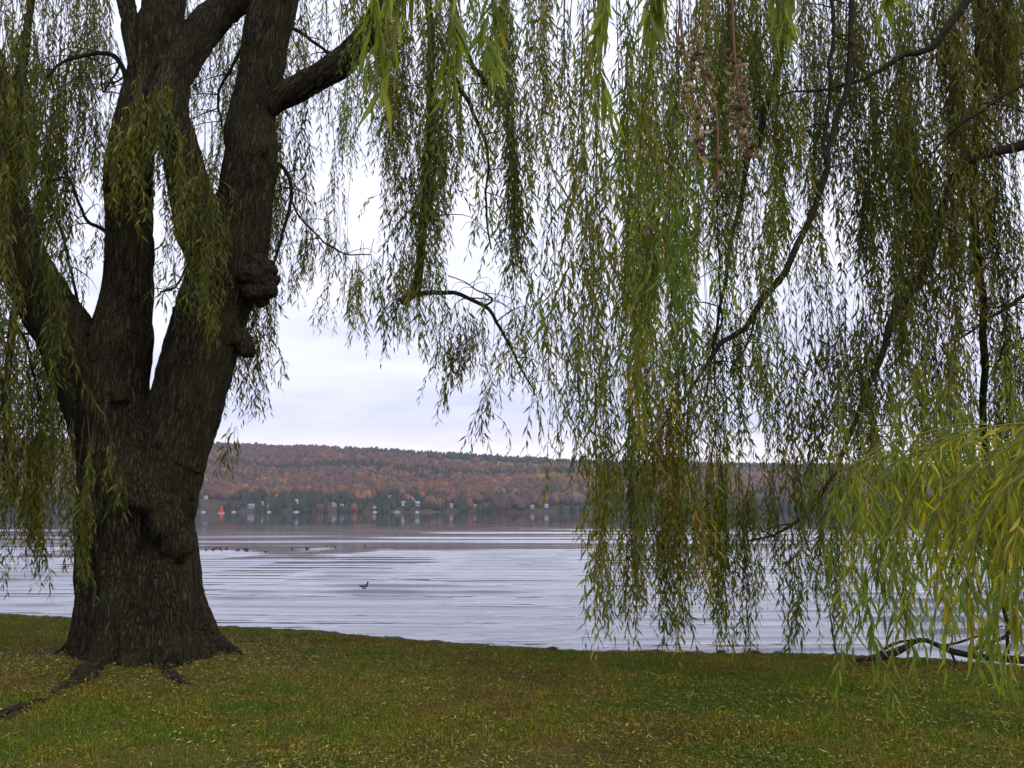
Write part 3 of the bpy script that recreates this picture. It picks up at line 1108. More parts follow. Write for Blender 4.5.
        pick = np.where(rng.random(len(k)) < .55, base_pick[sid], rng.integers(0, 5, len(k)))
        col = pals[sid, pick] * rng.uniform(.78, 1.2, (len(k), 1)) * np.repeat(rng.uniform(.8, 1.18, n), cnt)[:, None] * np.concatenate(self.tones)[sid]
        fn = leaf_fine if self.fine else leaf_quads
        curl = rng.normal(.12, .16, len(k))
        v, q, c = fn(base, d, nr, ln, wd, curl, col)
        o = np_mesh(name, v, q, mat, parent, True, c)
        # strand stems, three-sided
        ts = unit(np.gradient(P, axis=1))
        e1 = unit(np.cross(ts, np.array([0.3, 1.0, 0.1])))
        e2 = np.cross(ts, e1)
        rr = (np.linspace(1.25, .5, K) * tw)[None, :, None]
        rings = np.stack([P + (e1 * math.cos(u) + e2 * math.sin(u)) * rr for u in (0, 2.09, 4.19)], 2)
        V = rings.reshape(-1, 3)
        b0 = (np.arange(n) * K * 3)[:, None, None] + (np.arange(K - 1) * 3)[None, :, None]
        j = np.arange(3)[None, None]
        F = np.stack([b0 + j, b0 + (j + 1) % 3, b0 + 3 + (j + 1) % 3, b0 + 3 + j], -1).reshape(-1, 4)
        self.cores.add(V, F, None, twigcol)
        return o, self.cores.build('twigs', mat_twig, parent, True), len(k)


mat_twig = mat_tint('twig', 0.8, 0.2)

# ------------------------------------------------------------------ the big willow
def px_path(spec, Y):
    """spec rows (px, py, width px[, depth offset]) -> points and radii"""
    pts, rad = [], []
    for s in spec:
        yy = Y + (s[3] if len(s) > 3 else 0)
        pts.append(at(s[0], s[1], yy))
        rad.append(s[2] * yy / FPX / 2 / CP)
    return np.array(pts), np.array(rad)


def fine_path(spec, Y, n):
    p, r = px_path(spec, Y)
    q = spline(np.hstack([p, r[:, None]]), n)
    return q[:, :3], np.maximum(q[:, 3], 0.004)


def remesh_to_arrays(mb, voxel, smooth=4):
    o = mb.build('raw', None)
    md = o.modifiers.new('r', 'REMESH')
    md.mode = 'VOXEL'
    md.voxel_size = voxel
    md.use_smooth_shade = True
    sm = o.modifiers.new('s', 'SMOOTH')
    sm.iterations = smooth
    sm.factor = 0.5
    dg = bpy.context.evaluated_depsgraph_get()
    ev = o.evaluated_get(dg)
    me = ev.to_mesh()
    v = np.empty(len(me.vertices) * 3)
    me.vertices.foreach_get('co', v)
    nn = np.empty(len(me.vertices) * 3)
    me.vertices.foreach_get('normal', nn)
    me.calc_loop_triangles()
    f = np.empty(len(me.loop_triangles) * 3, np.int32)
    me.loop_triangles.foreach_get('vertices', f)
    ev.to_mesh_clear()
    d = o.data
    bpy.data.objects.remove(o)
    bpy.data.meshes.remove(d)
    return v.reshape(-1, 3), nn.reshape(-1, 3), f.reshape(-1, 3)


def grain_coords(v, skels):
    """Bark coordinates: for every vertex the axes of the limb it belongs to (one straight axis per limb)."""
    best = np.full(len(v), 1e9)
    g = np.zeros((len(v), 3))
    for k, (p, r) in enumerate(skels):
        tt = unit(p[-1] - p[0])
        e1 = np.array([1.0, 0, 0]) - tt[0] * tt
        e1 /= np.linalg.norm(e1)
        e2 = np.cross(tt, e1)
        q = np.stack([v @ e1 + k * .37, v @ e2, v @ tt], -1)
        for i in range(len(p) - 1):
            ab = p[i + 1] - p[i]
            t = np.clip(((v - p[i]) @ ab) / (ab @ ab), 0, 1)
            d = np.linalg.norm(v - p[i] - t[:, None] * ab, axis=1) - (r[i] * (1 - t) + r[i + 1] * t)
            m = d < best
            g[m] = q[m]
            best[m] = d[m]
    return g


def build_bark(mb, skels, voxel, amp, name, mat, parent):
    v, nn, f = remesh_to_arrays(mb, voxel)
    g = grain_coords(v, skels)
    big = fbm(v * np.array([2.6, 2.6, 1.1]), 3) - 0.5
    u = g * np.array([15, 15, 2.2])
    u = u + 0.8 * np.stack([fbm(g * 3.0 + 11, 2), fbm(g * 3.0 + 23, 2), fbm(g * 3 + 5, 2)], -1)
    r1 = 1 - np.abs(2 * vnoise(u) - 1)
    r2 = 1 - np.abs(2 * vnoise(u * 2.1 + 9) - 1)
    d = amp * (3.6 * big - 1.3 * r1 ** 2.0 - 0.6 * r2 ** 2 + 0.6)
    v = v + nn * d[:, None]
    return np_mesh(name, v, f, mat, parent, True, None, vec=g)


TY = 10.9
skel = []
mb = MB()


def limb(spec, n=24, wob=0.06, Y=TY, sides=20, keep=0.0):
    p, r = fine_path(spec, Y, n)
    if keep < 1:
        k = int(keep * n)
        skel.append((p[k:], r[k:]))
    mb.tube(p, r, sides, None, wob)


base_g = at(140, 690, TY)
limb([(146, 700, 200), (146, 668, 170), (145, 648, 144), (143, 625, 132), (141, 600, 118), (139, 560, 112), (137, 520, 112),
      (138, 490, 106), (142, 460, 86), (147, 435, 50), (149, 420, 16)], 40, .05, TY, 30)
# left stem, its top swinging up and right
limb([(134, 600, 60), (130, 540, 76), (122, 490, 81), (115, 445, 81), (110, 410, 80), (113, 378, 73), (119, 340, 68), (127, 300, 54), (129, 250, 50), (129, 200, 48), (131, 150, 48),
      (140, 110, 50), (152, 70, 48), (160, 30, 44), (164, 0, 42), (166, -60, 38), (160, -160, 30), (150, -260, 20)], 44, keep=.2)
limb([(140, 120, 24), (139, 75, 22), (132, 35, 18), (125, -5, 16), (112, -70, 14), (100, -140, 10)], 14, .05, TY - .12)
# middle limb between the stems
limb([(222, 300, 44, .05), (206, 250, 44, -.05), (192, 200, 44, -.15), (180, 150, 42, -.2), (168, 112, 42, -.2), (170, 82, 40, -.1), (190, 50, 38, .1),
      (216, 17, 36, .35), (245, -10, 34, .6), (280, -60, 30, .8), (310, -150, 22, 1.0)], 36)
# right stem
limb([(144, 610, 60), (149, 550, 76), (155, 500, 82), (169, 450, 79), (187, 405, 74), (198, 360, 74), (211, 315, 70), (226, 275, 70), (238, 235, 66), (245, 195, 57), (251, 156, 55),
      (250, 117, 50), (259, 78, 48), (266, 39, 48), (275, 0, 48), (287, -60, 44), (300, -160, 34), (310, -260, 22)], 46, keep=.2)
# right arm
limb([(262, 110, 30), (283, 95, 28), (310, 82, 27), (335, 68, 27), (356, 48, 26), (375, 22, 24), (395, -15, 22), (425, -70, 20), (470, -140, 15), (520, -190, 10)], 26)
# left limb
limb([(124, 500, 60), (112, 440, 74), (94, 388, 68), (72, 345, 62), (50, 310, 56), (30, 275, 52), (16, 240, 46), (8, 195, 42), (4, 150, 38), (-4, 100, 34), (-20, 30, 30), (-50, -50, 24), (-90, -150, 15)], 36, keep=.12)
limb([(10, 140, 20), (15, 100, 18), (24, 60, 14), (30, 10, 12), (40, -60, 9)], 12)
# buttress roots
for spec in ([(125, 520, 30), (109, 585, 46), (97, 630, 40), (80, 645, 30), (66, 652, 18), (52, 660, 8)],
             [(160, 520, 30), (176, 590, 44), (190, 630, 37), (205, 642, 32), (222, 650, 20), (245, 656, 8)],
             [(128, 500, 30, -.25), (122, 570, 44, -.42), (114, 630, 46, -.55), (108, 655, 40, -.64), (96, 676, 28, -.74), (80, 690, 16, -.95)],
             [(155, 500, 30, -.25), (162, 570, 48, -.42), (166, 630, 48, -.55), (169, 655, 44, -.64), (173, 678, 32, -.76), (182, 692, 14, -.95)],
             [(140, 520, 30, -.3), (142, 590, 46, -.48), (140, 640, 48, -.6), (137, 665, 38, -.75), (132, 686, 20, -.9)]):
    limb(spec, 18, .14, TY, 12, 1.0)


def groundroot(pix, r):
    p = np.array([ground(a, b) for a, b in pix])
    p[:, 2] = lawn_z(p[:, 0], p[:, 1]) - 0.72 * np.array(r)
    q = spline(np.hstack([p, np.array(r)[:, None]]), 26)
    q[:, :2] += 0.05 * (np.stack([fbm(q[:, :3] * 3 + 3, 2), fbm(q[:, :3] * 3 + 9, 2)], -1) - 0.5)
    skel.append((q[:, :3], q[:, 3]))
    mb.tube(q[:, :3], q[:, 3], 10, None, .2)


groundroot([(112, 666), (90, 679), (62, 692), (32, 705), (5, 716), (-40, 728)], [.21, .18, .155, .14, .13, .10])
groundroot([(158, 672), (180, 684), (196, 690), (214, 694)], [.15, .09, .05, .03])
groundroot([(212, 648), (232, 648), (258, 645), (280, 646)], [.12, .06, .04, .025])
# knots and lumps along the trunk and stems
def lump(px, py, r, dy, sq=(1, 1, 1)):
    v, f = icosphere(3)
    c = at(px, py, TY + dy)
    v = v * (1 + 0.5 * (fbm(v * 2 + px, 2) - 0.5))[:, None] * np.array(sq) * r
    mb.add(v + c, None, f)


lump(248, 350, .11, -.05)
lump(240, 340, .12, -.05)
lump(270, 168, .10, -.05, (.8, 1, 1.3))
lump(262, 150, .13, -.15)
lump(165, 520, .20, -.58, (1, .6, 1.3))
lump(178, 545, .17, -.58, (1, .6, 1))
lump(150, 505, .15, -.62, (1.2, .6, .8))
lump(120, 395, .13, -.35)
lump(85, 640, .16, -.25)
p, r = fine_path([(196, 306, 16, -.1), (184, 308, 12, -.2), (174, 312, 11, -.25)], TY, 6)
mb.tube(p, r, 10, None, .1)

willow = empty('willow_tree', (TRUNK[0], TRUNK[1], 0))
tag(willow, 'massive dark multi-stemmed willow on the lawn, forked trunk with a burl and weeping leaves', 'tree', 'weeping willows on the bank')
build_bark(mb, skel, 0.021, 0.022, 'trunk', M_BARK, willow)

# burl on the right stem
mb2 = MB()
v, f = icosphere(3)
for (px, py, r, dy) in ((260, 280, .17, -.08), (266, 270, .12, -.12), (268, 290, .10, -.1), (252, 292, .12, -.2), (256, 262, .10, -.18), (272, 280, .08, -.02), (262, 302, .07, -.05), (250, 276, .13, -.24)):
    q = v * (1 + 0.5 * (fbm(v * 2.5 + px, 2) - 0.5))[:, None] * r
    mb2.add(q + at(px, py, TY + dy), None, f)
v, nn, f = remesh_to_arrays(mb2, 0.014, 2)
v = v + nn * (0.05 * (fbm(v * 22, 3) - 0.5))[:, None]
b = np_mesh('burl', v, f, M_BURL, willow, True, None, vec=v)
b['label'] = 'rugged reddish-brown burl bulging from the right stem'


def thin_limb(specs, parent, Y, mat=M_LIMB, n=22, name='limb', wob=.10, jag=0.05, twigs=7, tint=(0.05, 0.04, 0.025)):
    m = MB()
    for sp in specs:
        p, r = fine_path(sp, Y, n)
        if jag:
            p = p + jag * (np.stack([fbm(p * 5 + 1, 2), fbm(p * 5 + 7, 2), fbm(p * 5 + 13, 2)], -1) - .5)
        m.tube(p, r, 8, tint, wob)
        for _ in range(twigs):
            k = int(rng.integers(n // 4, n - 1))
            ln = rng.uniform(.25, .7)
            az = rng.random() * 6.28
            o_ = np.array([math.cos(az), math.sin(az) * .5, rng.uniform(-.5, .4)])
            q = np.array([p[k], p[k] + o_ * ln * .35, p[k] + o_ * ln * .75 + np.array([0, 0, -.10 * ln]), p[k] + o_ * ln + np.array([0, 0, -.35 * ln])])
            m.tube(spline(q, 8), np.linspace(min(r[k] * .55, .009), .0018, 8), 5, tint)
    return m.build(name, mat, parent)


# drooping secondary limbs of the big willow (each with its own twigs)
thin_limb([[(395, -60, 12), (418, -30, 10), (430, 20, 8), (430, 90, 7.5), (428, 150, 7.5), (424, 210, 8), (421, 255, 8.5), (416, 286, 9.5), (409, 298, 10), (402, 304, 9)],
           [(412, 294, 6), (430, 292, 5), (448, 293, 4.5), (468, 298, 4.2), (486, 307, 4), (498, 322, 3.4), (508, 345, 2.6), (522, 370, 2), (534, 392, 1.3)],
           [(484, 307, 2.5), (492, 300, 2), (470, 285, 1.2), (448, 276, 1.0)]], willow, 10.6)
thin_limb([[(425, -70, 9), (445, -20, 7), (462, 40, 6), (474, 66, 5.5), (490, 88, 5), (505, 110, 3)],
           [(440, 40, 5), (458, 85, 5), (470, 105, 4.5), (482, 132, 4), (488, 160, 3), (486, 200, 2.4), (490, 250, 1.6)]], willow, 10.4)
thin_limb([[(250, 150, 4), (283, 168, 4), (290, 190, 4), (289, 215, 3.6), (280, 245, 3), (274, 262, 2)],
           [(290, 200, 2.4), (305, 222, 2), (322, 240, 1.8), (345, 254, 1.6), (370, 254, 1.2)]], willow, 11.2)
thin_limb([[(262, 20, 4), (292, 28, 4), (318, 45, 3.4), (332, 55, 3)], [(245, 45, 4), (230, 70, 3.5), (218, 95, 3), (222, 125, 2.2)]], willow, 11.5)
thin_limb([[(130, 95, 6), (122, 68, 5.5), (113, 56, 5), (98, 53, 4.5), (78, 56, 4), (60, 64, 3), (45, 78, 2.4)],
           [(118, 66, 3), (112, 78, 2.2), (104, 92, 2), (100, 70, 1.4)], [(112, 84, 2), (122, 76, 1.8)]], willow, 11.1)
thin_limb([[(118, 240, 5), (100, 228, 4), (86, 220, 3.5), (75, 190, 3), (66, 178, 2.6), (45, 182, 2)], [(80, 312, 3.4), (66, 250, 2.6), (55, 215, 2.6), (42, 190, 2)]], willow, 11.3)
thin_limb([[(20, 290, 10), (12, 330, 8), (6, 380, 6), (5, 430, 5), (4, 480, 3)], [(14, 320, 4), (28, 350, 3), (40, 400, 2)]], willow, 10.9)
thin_limb([[(190, 262, 3), (176, 285, 2.4), (160, 292, 2)]], willow, 11.4)

fo = Foliage()
# left of the trunk
fo.region(-70, 26, -60, 470, 595, 9.8, 11.8, 13, 24, 'dull')
fo.region(18, 112, -60, 120, 300, 11.6, 13.6, 17, 15, 'dull', lmin=.5, lmax=1.3)
fo.region(10, 75, 290, 480, 610, 11.4, 12.6, 10, 11, 'dull')
fo.region(-12, 74, 330, 500, 610, 11.3, 12.4, 7, 8, 'dull', spread=.06)
fo.region(30, 70, 40, 250, 420, 11.6, 12.8, 7, 12, 'dull')
fo.region(73, 98, 425, 560, 610, 10.05, 10.2, 4, 5, 'dull', spread=.05, lmax=1.1)
fo.region(98, 118, 440, 490, 520, 10.05, 10.2, 2, 4, 'dull', spread=.05, lmax=.5)
fo.region(-40, 26, 70, 190, 340, 10.0, 10.3, 6, 16, 'dull', lmax=1.2)
# in front of the stems
fo.region(140, 178, 70, 140, 250, 10.15, 10.4, 6, 7, 'dull', lmin=.4, lmax=1.0, spread=.07)
fo.region(170, 214, 110, 260, 375, 10.05, 10.35, 6, 8, 'dull', lmin=.4, lmax=1.2, spread=.06)
fo.region(106, 140, 100, 150, 250, 10.2, 10.5, 3, 4, 'dull', lmin=.3, lmax=.8)
# behind and between the stems
fo.region(150, 250, -40, 140, 330, 12.2, 13.8, 9, 11, 'dull')
# right of the right stem
fo.region(222, 262, 240, 380, 445, 11.4, 12.6, 6, 12, 'dull', lmax=1.2)
fo.region(258, 300, -40, 290, 410, 11.6, 12.8, 8, 13, 'dull')
fo.region(296, 352, -50, 110, 345, 11.5, 13.0, 7, 6, 'pale', lmax=1.3)
fo.region(300, 345, 200, 300, 350, 11.5, 12.5, 4, 5, 'pale', lmax=.9)
fo.region(232, 242, 445, 480, 505, 10.3, 10.5, 1, 3, 'dull', lmax=.5)
# the light curtain over the open view
fo.region(352, 400, -60, 60, 200, 10.3, 11.5, 8, 10, 'pale', lmax=1.3)
fo.region(386, 412, -60, 170, 320, 10.3, 11.2, 4, 11, 'pale', lmax=1.3)
fo.region(405, 446, -60, 200, 330, 10.2, 11.2, 6, 12, 'pale')
fo.region(352, 440, 245, 310, 395, 10.3, 10.9, 9, 5, 'pale', lmin=.3, lmax=.9, spread=.12)
fo.region(450, 560, -60, 140, 300, 10.0, 11.4, 15, 10, 'pale')
fo.region(440, 560, 290, 370, 460, 10.3, 10.9, 12, 5, 'pale', lmin=.3, lmax=1.0, spread=.12)
fo.clump(432, 424, -60, 300, 10.25, 46, 'pale', spread=.08)
fo.clump(428, 420, 100, 300, 10.3, 16, 'dull', spread=.06, lmax=.9)
fo.clump(504, 504, 40, 315, 9.8, 40, 'green', spread=.05)
# crown beyond the left edge and behind
fo.region(-520, -70, -60, 330, 600, 9.6, 13.0, 34, 20, 'dull')
fo.region(-260, 560, -130, -40, 60, 12.2, 14.5, 26, 9, 'dull')
fo.build(willow, 'crown', M_LEAF)

# ------------------------------------------------------------------ the second willow: trunk outside the frame on the right
RX, RYD = 8.4, 9.6
willow2 = empty('willow_tree', (RX, RYD, 0))
tag(willow2, 'willow whose leafy curtain fills the right side, branches drooping almost to the bank', 'tree', 'weeping willows on the bank')
mbr = MB()
sk2 = []


def wl(pts, n=24, wob=.06, sides=16):
    q = spline(np.array(pts, float), n)
    sk2.append((q[:, :3], q[:, 3]))
    mbr.tube(q[:, :3], q[:, 3], sides, None, wob)


wl([(RX, RYD, -.3, .85), (RX, RYD, .3, .62), (RX, RYD + .02, 1.2, .52), (RX - .05, RYD, 2.4, .5), (RX - .1, RYD, 3.4, .5), (RX + .1, RYD + .1, 4.6, .4), (RX + .4, RYD + .3, 7, .3), (RX + .4, RYD + .3, 9.5, .16)])
e = at(1040, 140, 10.6)
wl([(RX, RYD, 2.9, .3), (RX - .6, RYD + .3, 4.0, .26), (RX - 1.6, RYD + .7, 5.0, .2), (e[0], e[1], e[2], .085)])
wl([(RX, RYD, 3.2, .3), (RX - .8, RYD - 1.2, 4.6, .24), (RX - 2.6, RYD - 3.2, 5.6, .17), (5.0, 5.0, 5.4, .10), (3.2, 3.4, 4.4, .06), (1.6, 2.6, 3.65, .035), (0.4, 2.3, 3.25, .02), (-.5, 2.25, 3.05, .01)], 34, .08, 12)
wl([(RX, RYD, 4.2, .3), (RX - .9, RYD + .2, 6.0, .24), (6.6, 10.1, 8.2, .18), (5.0, 10.4, 9.4, .13), (3.2, 10.2, 9.6, .09), (1.4, 10.2, 9.2, .05)])
wl([(RX - .6, RYD - 1.0, 4.3, .12), (6.0, 6.8, 3.9, .08), (4.0, 4.6, 3.0, .045), (2.6, 3.4, 2.35, .02), (1.75, 3.05, 2.02, .012)], 24, .06, 10)
build_bark(mbr, sk2, 0.03, 0.014, 'trunk', M_BARK, willow2)

for spc, Yd in (([[(1046, 138, 17), (1010, 148, 13), (975, 158, 11), (952, 178, 10), (942, 210, 10), (934, 242, 12), (918, 284, 11.5), (896, 314, 11.5), (886, 336, 10), (880, 358, 8), (866, 396, 7), (852, 432, 6), (838, 462, 5), (818, 500, 5), (802, 520, 4.5), (780, 532, 3.6), (748, 541, 2)],
                 [(884, 345, 4), (874, 372, 3), (866, 400, 2.4), (860, 430, 1.6)], [(868, 404, 3), (876, 420, 4), (872, 440, 3), (858, 452, 2)]], 9.7),
                ([[(1040, -90, 14), (1000, -40, 12), (968, 0, 11), (946, 32, 10), (928, 50, 9), (898, 57, 8), (876, 72, 6), (856, 82, 5), (830, 88, 4), (800, 90, 3), (775, 95, 2)],
                  [(1030, 80, 5), (990, 105, 4.5), (960, 125, 4), (935, 150, 3), (900, 180, 2)]], 9.5),
                ([[(850, -130, 10), (852, -60, 9), (852, 0, 8), (850, 60, 8), (842, 108, 8), (828, 150, 7.5), (824, 180, 8), (812, 215, 8), (796, 252, 8.5), (774, 288, 8.5), (744, 326, 7.5), (716, 352, 6), (694, 386, 4), (666, 420, 4.5), (650, 452, 4), (640, 476, 2.5)],
                  [(832, -80, 6), (833, 0, 5.5), (829, 90, 5), (824, 165, 4.5)], [(712, 350, 3), (720, 300, 3), (717, 260, 2.6), (716, 200, 2)], [(757, 310, 3), (745, 345, 2.4), (730, 372, 1.6)]], 9.4),
                ([[(800, -150, 10), (786, -60, 9), (783, 0, 8), (777, 70, 8), (770, 100, 8), (758, 138, 8), (748, 165, 8), (738, 210, 6), (728, 262, 5), (720, 310, 4), (712, 360, 3), (700, 420, 2)],
                  [(750, 160, 3), (738, 162, 3), (722, 158, 2.4), (690, 165, 1.8)], [(760, 95, 3), (735, 120, 2), (715, 140, 1.6)]], 9.7),
                ([[(1050, 296, 8), (1024, 297, 6), (1008, 306, 5), (985, 322, 4), (960, 335, 3)], [(1012, 303, 3), (995, 307, 2.2), (975, 308, 1.4)], [(1040, 330, 4), (1018, 342, 3), (1000, 354, 2)]], 10.8),
                ([[(985, -90, 10), (978, 40, 9), (975, 160, 10), (980, 260, 10), (984, 350, 10), (986, 440, 9), (996, 540, 7), (1003, 610, 6), (1006, 655, 4)]], 10.4)):
    thin_limb([[(a, b_, w_ * .78) for a, b_, w_ in sp_] for sp_ in spc], willow2, Yd, jag=.09, twigs=9)
b = thin_limb([[(570, -80, 2), (545, 0, 2), (536, 55, 2), (538, 110, 2.2), (548, 150, 2.2), (560, 185, 2), (580, 215, 2), (600, 245, 2.4), (616, 275, 2)]], willow2, 7.6, mat_twig, twigs=2, tint=(0.16, 0.115, 0.04))
b['label'] = 'thin yellowish bare branch slanting down through the leaves'

fr = Foliage()
fr.region(558, 605, -60, 420, 560, 8.8, 10.4, 8, 9, 'green')
fr.region(590, 725, -60, 420, 650, 8.8, 11.0, 22, 10, 'green')
fr.region(585, 725, 360, 610, 690, 9.0, 10.6, 13, 9, 'green', lmax=1.6, spread=.06)
fr.region(600, 720, 450, 610, 690, 9.0, 10.4, 7, 6, 'dull', lmax=1.4, spread=.06)
fr.region(640, 705, 380, 500, 630, 8.8, 9.6, 4, 5, 'brown', lmax=1.3, spread=.06)
fr.region(640, 760, -60, 120, 360, 9.2, 11.2, 10, 9, 'dull')
fr.region(705, 835, -60, 240, 450, 9.2, 11.4, 22, 10, 'green', lmax=1.5)
fr.region(700, 770, 300, 400, 520, 9.6, 10.6, 7, 6, 'green', lmax=1.2)
fr.region(770, 850, 300, 420, 520, 9.6, 10.8, 7, 8, 'dull', lmax=1.3)
fr.region(705, 850, 466, 590, 690, 9.4, 10.8, 13, 7, 'green', lmin=.4, lmax=1.3, spread=.06)
fr.region(740, 850, 452, 500, 580, 9.4, 10.4, 6, 6, 'green', lmin=.3, lmax=.9)
fr.region(830, 970, -60, 300, 500, 9.4, 11.4, 22, 14, 'dull', spread=.08)
fr.region(845, 1010, 300, 440, 620, 10.0, 11.2, 10, 8, 'dull')
fr.region(835, 1060, 330, 470, 600, 5.6, 7.4, 9, 5, 'fresh', spread=.10, lmin=.3, lmax=.9)
fr.region(845, 1040, 385, 480, 640, 4.8, 6.2, 8, 3, 'fresh', spread=.12, lmin=.3, lmax=.8)
fr.region(572, 705, 30, 320, 480, 5.8, 7.2, 7, 8, 'green', spread=.06, lmin=.4, lmax=1.2)
fr.region(835, 1005, -60, 180, 340, 9.8, 11.6, 13, 15, 'dull', spread=.07)
fr.region(715, 840, -60, 120, 300, 9.8, 11.2, 7, 10, 'green', spread=.06)
fr.clump(897, 893, -60, 480, 9.8, 44, 'dull', spread=.10)
fr.clump(985, 1004, 60, 655, 10.2, 64, 'dull', spread=.07)
fr.clump(960, 968, -60, 420, 9.6, 40, 'dull', spread=.10)
fr.clump(716, 716, -40, 330, 9.2, 26, 'green', spread=.06)
fr.clump(640, 636, 60, 470, 8.2, 40, 'green', spread=.12)
fr.region(965, 1070, -60, 60, 220, 9.6, 11.4, 13, 13, 'dull')
fr.region(965, 1020, -60, 300, 470, 10.0, 11.4, 8, 10, 'dull')
fr.region(1015, 1070, 290, 480, 610, 10.0, 11.4, 6, 9, 'dull')
fr.region(1070, 1500, -60, 350, 640, 8.6, 12.0, 30, 18, 'dull')
fr.region(560, 1400, -140, -50, 40, 10.8, 12.5, 20, 8, 'dull')
fr.build(willow2, 'crown', M_LEAF)


# close sprays hanging from the limb that reaches over the viewer
def near_spray(cores, name, label, pal, hang, per, space, llen, lwid, ang=(.3, .8), Yj=.15, subs=.5, core_leaves=2):
    f = Foliage(True)
    for spec, Y in cores:
        p, r = fine_path(spec, Y, 18)
        f.cores.tube(p, r * .8, 6, (0.13, 0.12, 0.03))
        k0 = np.linspace(1.5, 17, f.K)
        for _ in range(core_leaves):
            f.paths.append((p[k0.astype(int)] + (np.vstack([p, p[-1]])[k0.astype(int) + 1] - p[k0.astype(int)]) * (k0 % 1)[:, None])[None] + rng.normal(0, .012, (1, 1, 3)))
            f.pal.append(pal)
            f.sc.append(np.ones(1))
            f.tones.append(np.ones((1, 3)))
        for _ in range(per):
            s = rng.uniform(0.1, .98)
            i = min(int(s * 17), 16)
            q = p[i] + (p[i + 1] - p[i]) * (s * 17 - i)
            az = rng.random() * 6.28
            f.strands(q[None], np.array([rng.uniform(*hang)]), np.array([[math.cos(az), math.sin(az) * .8, 0]]), pal if rng.random() < .8 else 'fresh', sway=.12, reach=.22)
        f.strands(p[-1][None], np.array([hang[1] * .7]), np.array([[-.6, 0, 0.]]), pal, sway=.1, reach=.2)
    l, tw_, n = f.build(None, 'leaves', M_NEARLEAF, space, llen, lwid, ang, .04, twigcol=(0.16, 0.13, 0.03), tw=.0013)
    tw_.name = name
    tw_.data.name = name
    l.parent = tw_
    tw_.parent = willow2
    tw_.matrix_parent_inverse = willow2.matrix_world.inverted()
    tw_['label'] = label
    return tw_


near_spray([([(1190, 380, 2.6), (1090, 405, 2.0), (1020, 440, 2), (975, 480, 1.6), (950, 550, 1.1)], 3.1),
            ([(1190, 430, 2.6), (1100, 434, 2.6), (1040, 446, 2), (995, 490, 1.6), (972, 560, 1.1)], 2.9),
            ([(1190, 440, 2.6), (1090, 452, 2.6), (1035, 468, 2), (990, 505, 1.6), (958, 575, 1.1)], 2.7),
            ([(1190, 400, 2.6), (1060, 420, 2.6), (985, 428, 2), (930, 452, 1.6), (905, 520, 1.0)], 3.5),
            ([(1190, 450, 2.6), (1110, 462, 2.6), (1060, 482, 2), (1022, 515, 1.6), (1002, 580, 1.1)], 2.5),
            ([(1190, 400, 2.6), (1110, 415, 2.6), (1055, 436, 2), (1020, 468, 1.6), (1004, 530, 1.1)], 2.8),
            ([(1190, 360, 2.6), (1110, 380, 2.6), (1065, 402, 2), (1030, 432, 1.6), (1010, 480, 1.0)], 2.9),
            ([(1190, 400, 2.6), (1070, 424, 2.6), (1000, 450, 2), (945, 490, 1.6), (918, 560, 1.0)], 3.3)],
           'leaf_spray', 'bright yellow-green leafy spray close to the viewer, arching in low from the right', 'bright',
           (.10, .36), 17, .027, (.060, .112), (.0085, .013), ang=(.25, 1.15), core_leaves=1)
near_spray([([(1010, 428, 2), (965, 424, 1.6), (920, 434, 1.3), (880, 448, 1.1), (845, 470, .9)], 3.7)],
           'leaf_spray', 'thin yellow-green twig reaching left above the bright spray', 'bright', (.08, .36), 16, .034, (.06, .10), (.008, .013), ang=(.3, 1.2), core_leaves=1)
near_spray([([(1010, 428, 2), (960, 446, 1.6), (915, 452, 1.3), (875, 480, 1.1), (850, 540, .9)], 3.8)],
           'leaf_spray', 'thin yellow-green twig drooping at the left of the bright spray', 'bright', (.10, .42), 16, .034, (.06, .11), (.008, .013), ang=(.3, 1.2), core_leaves=1)
near_spray([([(1020, 440, 2.4), (930, 440, 2), (890, 470, 1.8), (860, 520, 1.5), (852, 580, 1.2)], 4.2),
            ([(1020, 440, 2.4), (950, 470, 2), (900, 510, 1.8), (880, 560, 1.3)], 4.2),
            ([(1020, 440, 2.4), (960, 452, 2), (890, 452, 1.8), (840, 470, 1.3)], 4.2), ([(1060, 440, 2.6), (1020, 440, 2.4), (980, 490, 2), (940, 540, 1.5)], 4.2)],
           'leaf_spray', 'thinner olive-green spray hanging behind the bright close one', 'fresh', (.25, .8), 17, .034, (.075, .13), (.010, .015), ang=(.3, 1.0), core_leaves=1)
for spec, Y in (([(470, -120, 3), (430, -80, 2.6), (405, -40, 2.2), (398, 10, 1.8), (392, 60, 1.4)], 2.1),
                ([(520, -130, 3), (470, -70, 2.6), (455, -20, 2.2), (456, 20, 1.8), (460, 50, 1.4)], 2.2),
                ([(545, -140, 3), (515, -80, 2.6), (494, -30, 2.2), (492, 0, 1.8), (496, 22, 1.4)], 2.3),
                ([(420, -120, 3), (390, -70, 2.6), (378, -20, 2), (372, 20, 1.4)], 2.1)):
    near_spray([(spec, Y)], 'leaf_spray', 'fresh green leaf tips dangling at the top edge, close to the viewer', 'fresh', (.08, .18), 2, .020, (.085, .125), (.011, .015), subs=0, core_leaves=1)
near_spray([([(640, -130, 3), (612, -80, 2.6), (606, -40, 2.2), (604, 0, 2), (600, 40, 1.7), (594, 80, 1.2)], 2.1)],
           'leaf_spray', 'single long green leaf spray dangling at top centre', 'fresh', (.10, .16), 2, .017, (.085, .12), (.011, .015), subs=0, core_leaves=1)
